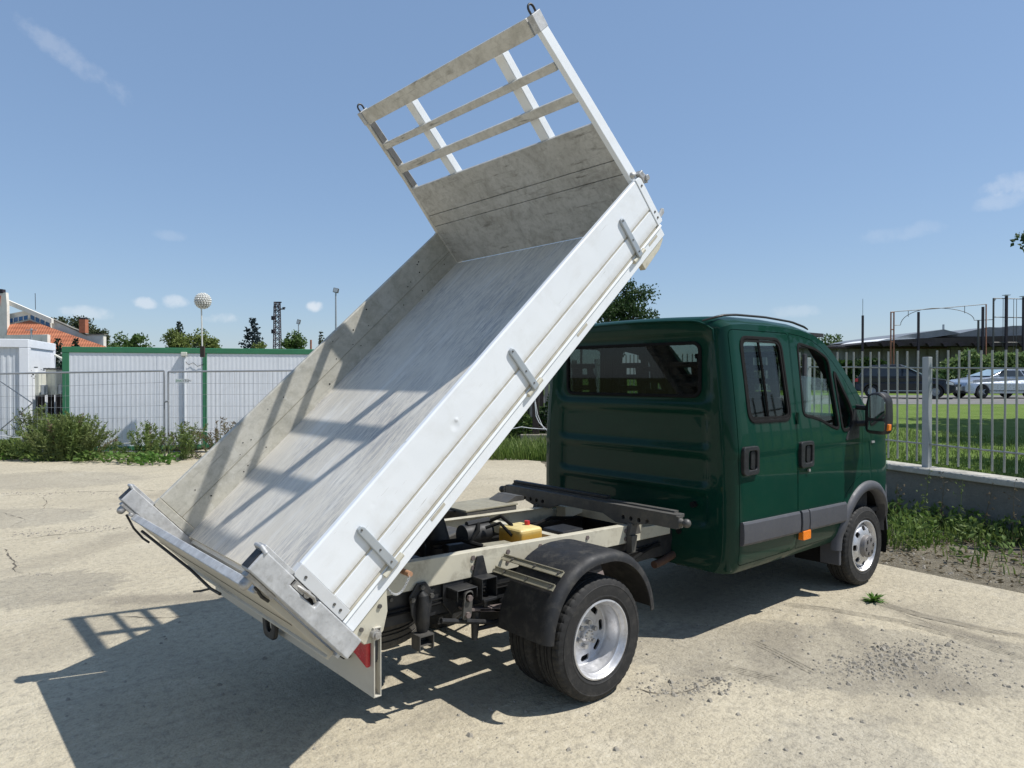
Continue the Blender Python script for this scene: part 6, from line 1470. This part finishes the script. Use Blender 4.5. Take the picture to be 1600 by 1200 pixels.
# ---- grass and weeds as ground cover
def cover(name, label, cat, pts, hr, w, lean, mat, seed):
    r = random.Random(seed); m = MB()
    for p in pts: blade(m, p, r.uniform(*hr)*(.5+r.random()*.7), w*r.uniform(.6,1.3), r.uniform(.1,lean), r)
    return tag(m.build(name, mat, None, fixn=False), label, cat, kind='stuff')
r = random.Random(71); pts = []
for i in range(26000):
    s = r.uniform(-2.0, 9.2); o = -.2-6.5*r.random()**1.5; p = fpt(s, o); p.z = lawnz(p.x, p.y)-.005; pts.append(p)
cover('lawn_grass', 'short bright grass on the lawn just behind the picket fence', 'grass', pts, (.05,.12), .006, .7, 'grass_blade', 72)
pts = []
for i in range(5200):
    p = lat(r.uniform(15.6,18.0), lx(r.uniform(700,900), 17)); p.z = -.05; pts.append(p)
cover('tall_grass', 'tall green grass glimpsed between bed and cab', 'grass', pts, (.25,.55), .010, .5, 'grass_blade', 73)
pts = []
while len(pts) < 9000:
    s, o = r.uniform(-4, 6), .16+2.3*r.random()**1.4; n = noise.noise((s*1.1, o*1.6, 3.3)); lim = (.95 if s < .1 else 1.9 if s < 1.0 else 2.4)*(1.9 if r.random() < .12 else 1)
    if o > lim*(1+.35*n) or r.random() < .25-.5*n: continue
    p = fpt(s, o); p.z = -.04
    if p.x < 4.42: continue
    pts.append(p)
cover('wall_grass', 'rank grass and weeds growing along the foot of the concrete wall', 'grass', pts[:5600], (.10,.28), .007, .8, 'grass_blade', 74)
m = MB(); rr = random.Random(75)
for p in pts[5600:]:
    if rr.random() < .35: continue
    h = rr.uniform(.06,.34)
    for k in range(5): leaf(m, p+Vector((rr.uniform(-.04,.04), rr.uniform(-.04,.04), h*rr.random())), ufrom(rr)+Vector((0,0,.5)), rr.uniform(.05,.11), .02, rr)
tag(m.build('wall_weeds', 'weed_green', None, fixn=False), 'small leafy weeds mixed in the grass at the wall foot', 'weeds', kind='stuff')
# tall flowering stalks before the wall
for i, (s, o, h) in enumerate([(.75,.55,.78),(.62,.42,.66),(1.05,.6,.5),(.35,.5,.62),(.15,.4,.5),(-.25,.55,.66),(-.45,.35,.6),(-.75,.5,.42),(-1.0,.4,.5),(1.3,.8,.55)]):
    rr = random.Random(90+i); p = fpt(s, o); t = thing('flower_stalk', ['tall dry flowering stalk close to the truck nose before the wall','thin flowering stalk leaning on the wall near the truck nose','short flowering stalk at the truck nose','flowering stalk just left of the fence post foot','short stalk below the fence post','slender flowering stalk right of the fence post','flowering stalk with yellow tips right of the fence post','low stalk near the right edge','flowering stalk at the right edge','leaning stalk nearest the front wheel'][i], 'weed', p, 0, 'flowering stalks before the wall'); m = MB(); lean = Vector((rr.uniform(-.12,.12), rr.uniform(-.12,.12), 0))
    pts = [Vector((0,0,0)), Vector((0,0,h*.5))+lean*.4, Vector((0,0,h))+lean]; m.tube(pts, [.004,.003,.0015], 4)
    for k in range(7): q = pts[1].lerp(pts[2], rr.random()); d = ufrom(rr)+Vector((0,0,.8)); e = q+d.normalized()*rr.uniform(.04,.12); m.tube([q, e], .0014, 3); [leaf(m, e, ufrom(rr), .022, .008, rr) for _ in range(4)]
    for k in range(14): leaf(m, pts[0].lerp(pts[1], rr.random()), ufrom(rr)+Vector((0,0,.3)), .07, .008, rr)
    m.build('stalk', 'weed_dry' if i % 3 else 'weed_feather', t, fixn=False)
# ---- loose stones
def stones(name, label, spots, seed, mat, smin, smax, z=0):
    r = random.Random(seed); m = MB()
    for (px, py, sx, sy, n) in spots:
        for i in range(n):
            p = gp(min(1640, max(-60, r.gauss(px, sx))), max(612, r.gauss(py, sy))); a = r.uniform(smin, smax)*(.4+r.random()**3*1.4); o = len(m.v); rot = r.uniform(0, 6.28); c, s = math.cos(rot), math.sin(rot)
            q = [(1,0,.0),(.3,.9,.0),(-.8,.6,.0),(-.9,-.5,.0),(.2,-.9,.0),(.35,.3,.6),(-.4,.2,.7),(-.1,-.45,.55)]
            for x, y, zz in q: x, y = x*a*r.uniform(.7,1.2), y*a*r.uniform(.7,1.2); m.v.append((p.x+x*c-y*s, p.y+x*s+y*c, z+zz*a*r.uniform(.7,1.2)-.001))
            m.f += [tuple(o+b for b in f) for f in [(0,1,5),(1,2,6),(1,6,5),(2,3,6),(3,7,6),(3,4,7),(4,0,5),(4,5,7),(5,6,7)]]
    m.f = [tuple(f) for f in m.f]
    return tag(m.build(name, mat, None, fixn=False), label, 'stones', kind='stuff')
stones('gravel', 'loose grit and pebbles scattered over the concrete yard', [(1400,1030,55,17,420),(1330,1050,40,12,200),(1070,1075,45,12,170),(1480,1050,70,22,260),(800,900,500,130,420),(1200,980,200,60,260),(250,900,170,80,200),(1250,1120,220,50,160),(700,1130,300,45,160),(110,780,110,30,150)], 81, 'stone', .005, .014)
stones('grit_heap', 'coarse grey grit lying in the broken patch of concrete', [(1400,1028,42,14,170),(1350,1045,30,8,80),(1440,1020,30,12,80),(1075,1078,38,6,90),(1130,1066,20,6,40)], 82, 'stone', .005, .016, .002)
stones('crack_grit', 'dark grit gathered along the cracks left of the truck', [(x, 836-(x-20)*.07, 9, 2.2, 16) for x in range(20, 200, 12)] + [(x, 771, 9, 1.8, 10) for x in range(0, 190, 14)] + [(60,898,22,3,40),(25,880,6,8,20)], 84, 'stone', .006, .016)
pts = []
r = random.Random(83); m = MB()
sp_ = []
for i in range(900):
    s, o = r.uniform(-3.2, 1.6), r.uniform(.3, 2.5); p = fpt(s, o)
    if p.x < 4.35: continue
    sp_.append(p)
for p in sp_:
    a = r.uniform(.005,.017)*(.4+r.random()**2*1.3); o = len(m.v); rot = r.uniform(0, 6.28); c, s = math.cos(rot), math.sin(rot)
    for x, y, zz in [(1,0,.0),(.3,.9,.0),(-.8,.6,.0),(-.9,-.5,.0),(.2,-.9,.0),(.35,.3,.6),(-.4,.2,.7),(-.1,-.45,.55)]:
        x, y = x*a*r.uniform(.7,1.2), y*a*r.uniform(.7,1.2); m.v.append((p.x+x*c-y*s, p.y+x*s+y*c, -.036+zz*a))
    m.f += [tuple(o+b for b in f) for f in [(0,1,5),(1,2,6),(1,6,5),(2,3,6),(3,7,6),(3,4,7),(4,0,5),(4,5,7),(5,6,7)]]
tag(m.build('rubble', 'stone', None, fixn=False), 'broken rubble on the bare earth between yard and wall', 'stones', kind='stuff')

m = MB(); r = random.Random(101)
for i in range(1500):
    p = fpt(r.uniform(-3.2, 2.0), r.uniform(.4, 2.6))
    if p.x < 4.4: continue
    leaf(m, Vector((p.x, p.y, -.03+r.random()*.02)), Vector((r.uniform(-1,1), r.uniform(-1,1), r.uniform(0,.3))), r.uniform(.03,.08), .012, r)
tag(m.build('leaf_litter', 'weed_dry', None, fixn=False), 'dry leaf litter on the bare earth before the wall', 'litter', kind='stuff')
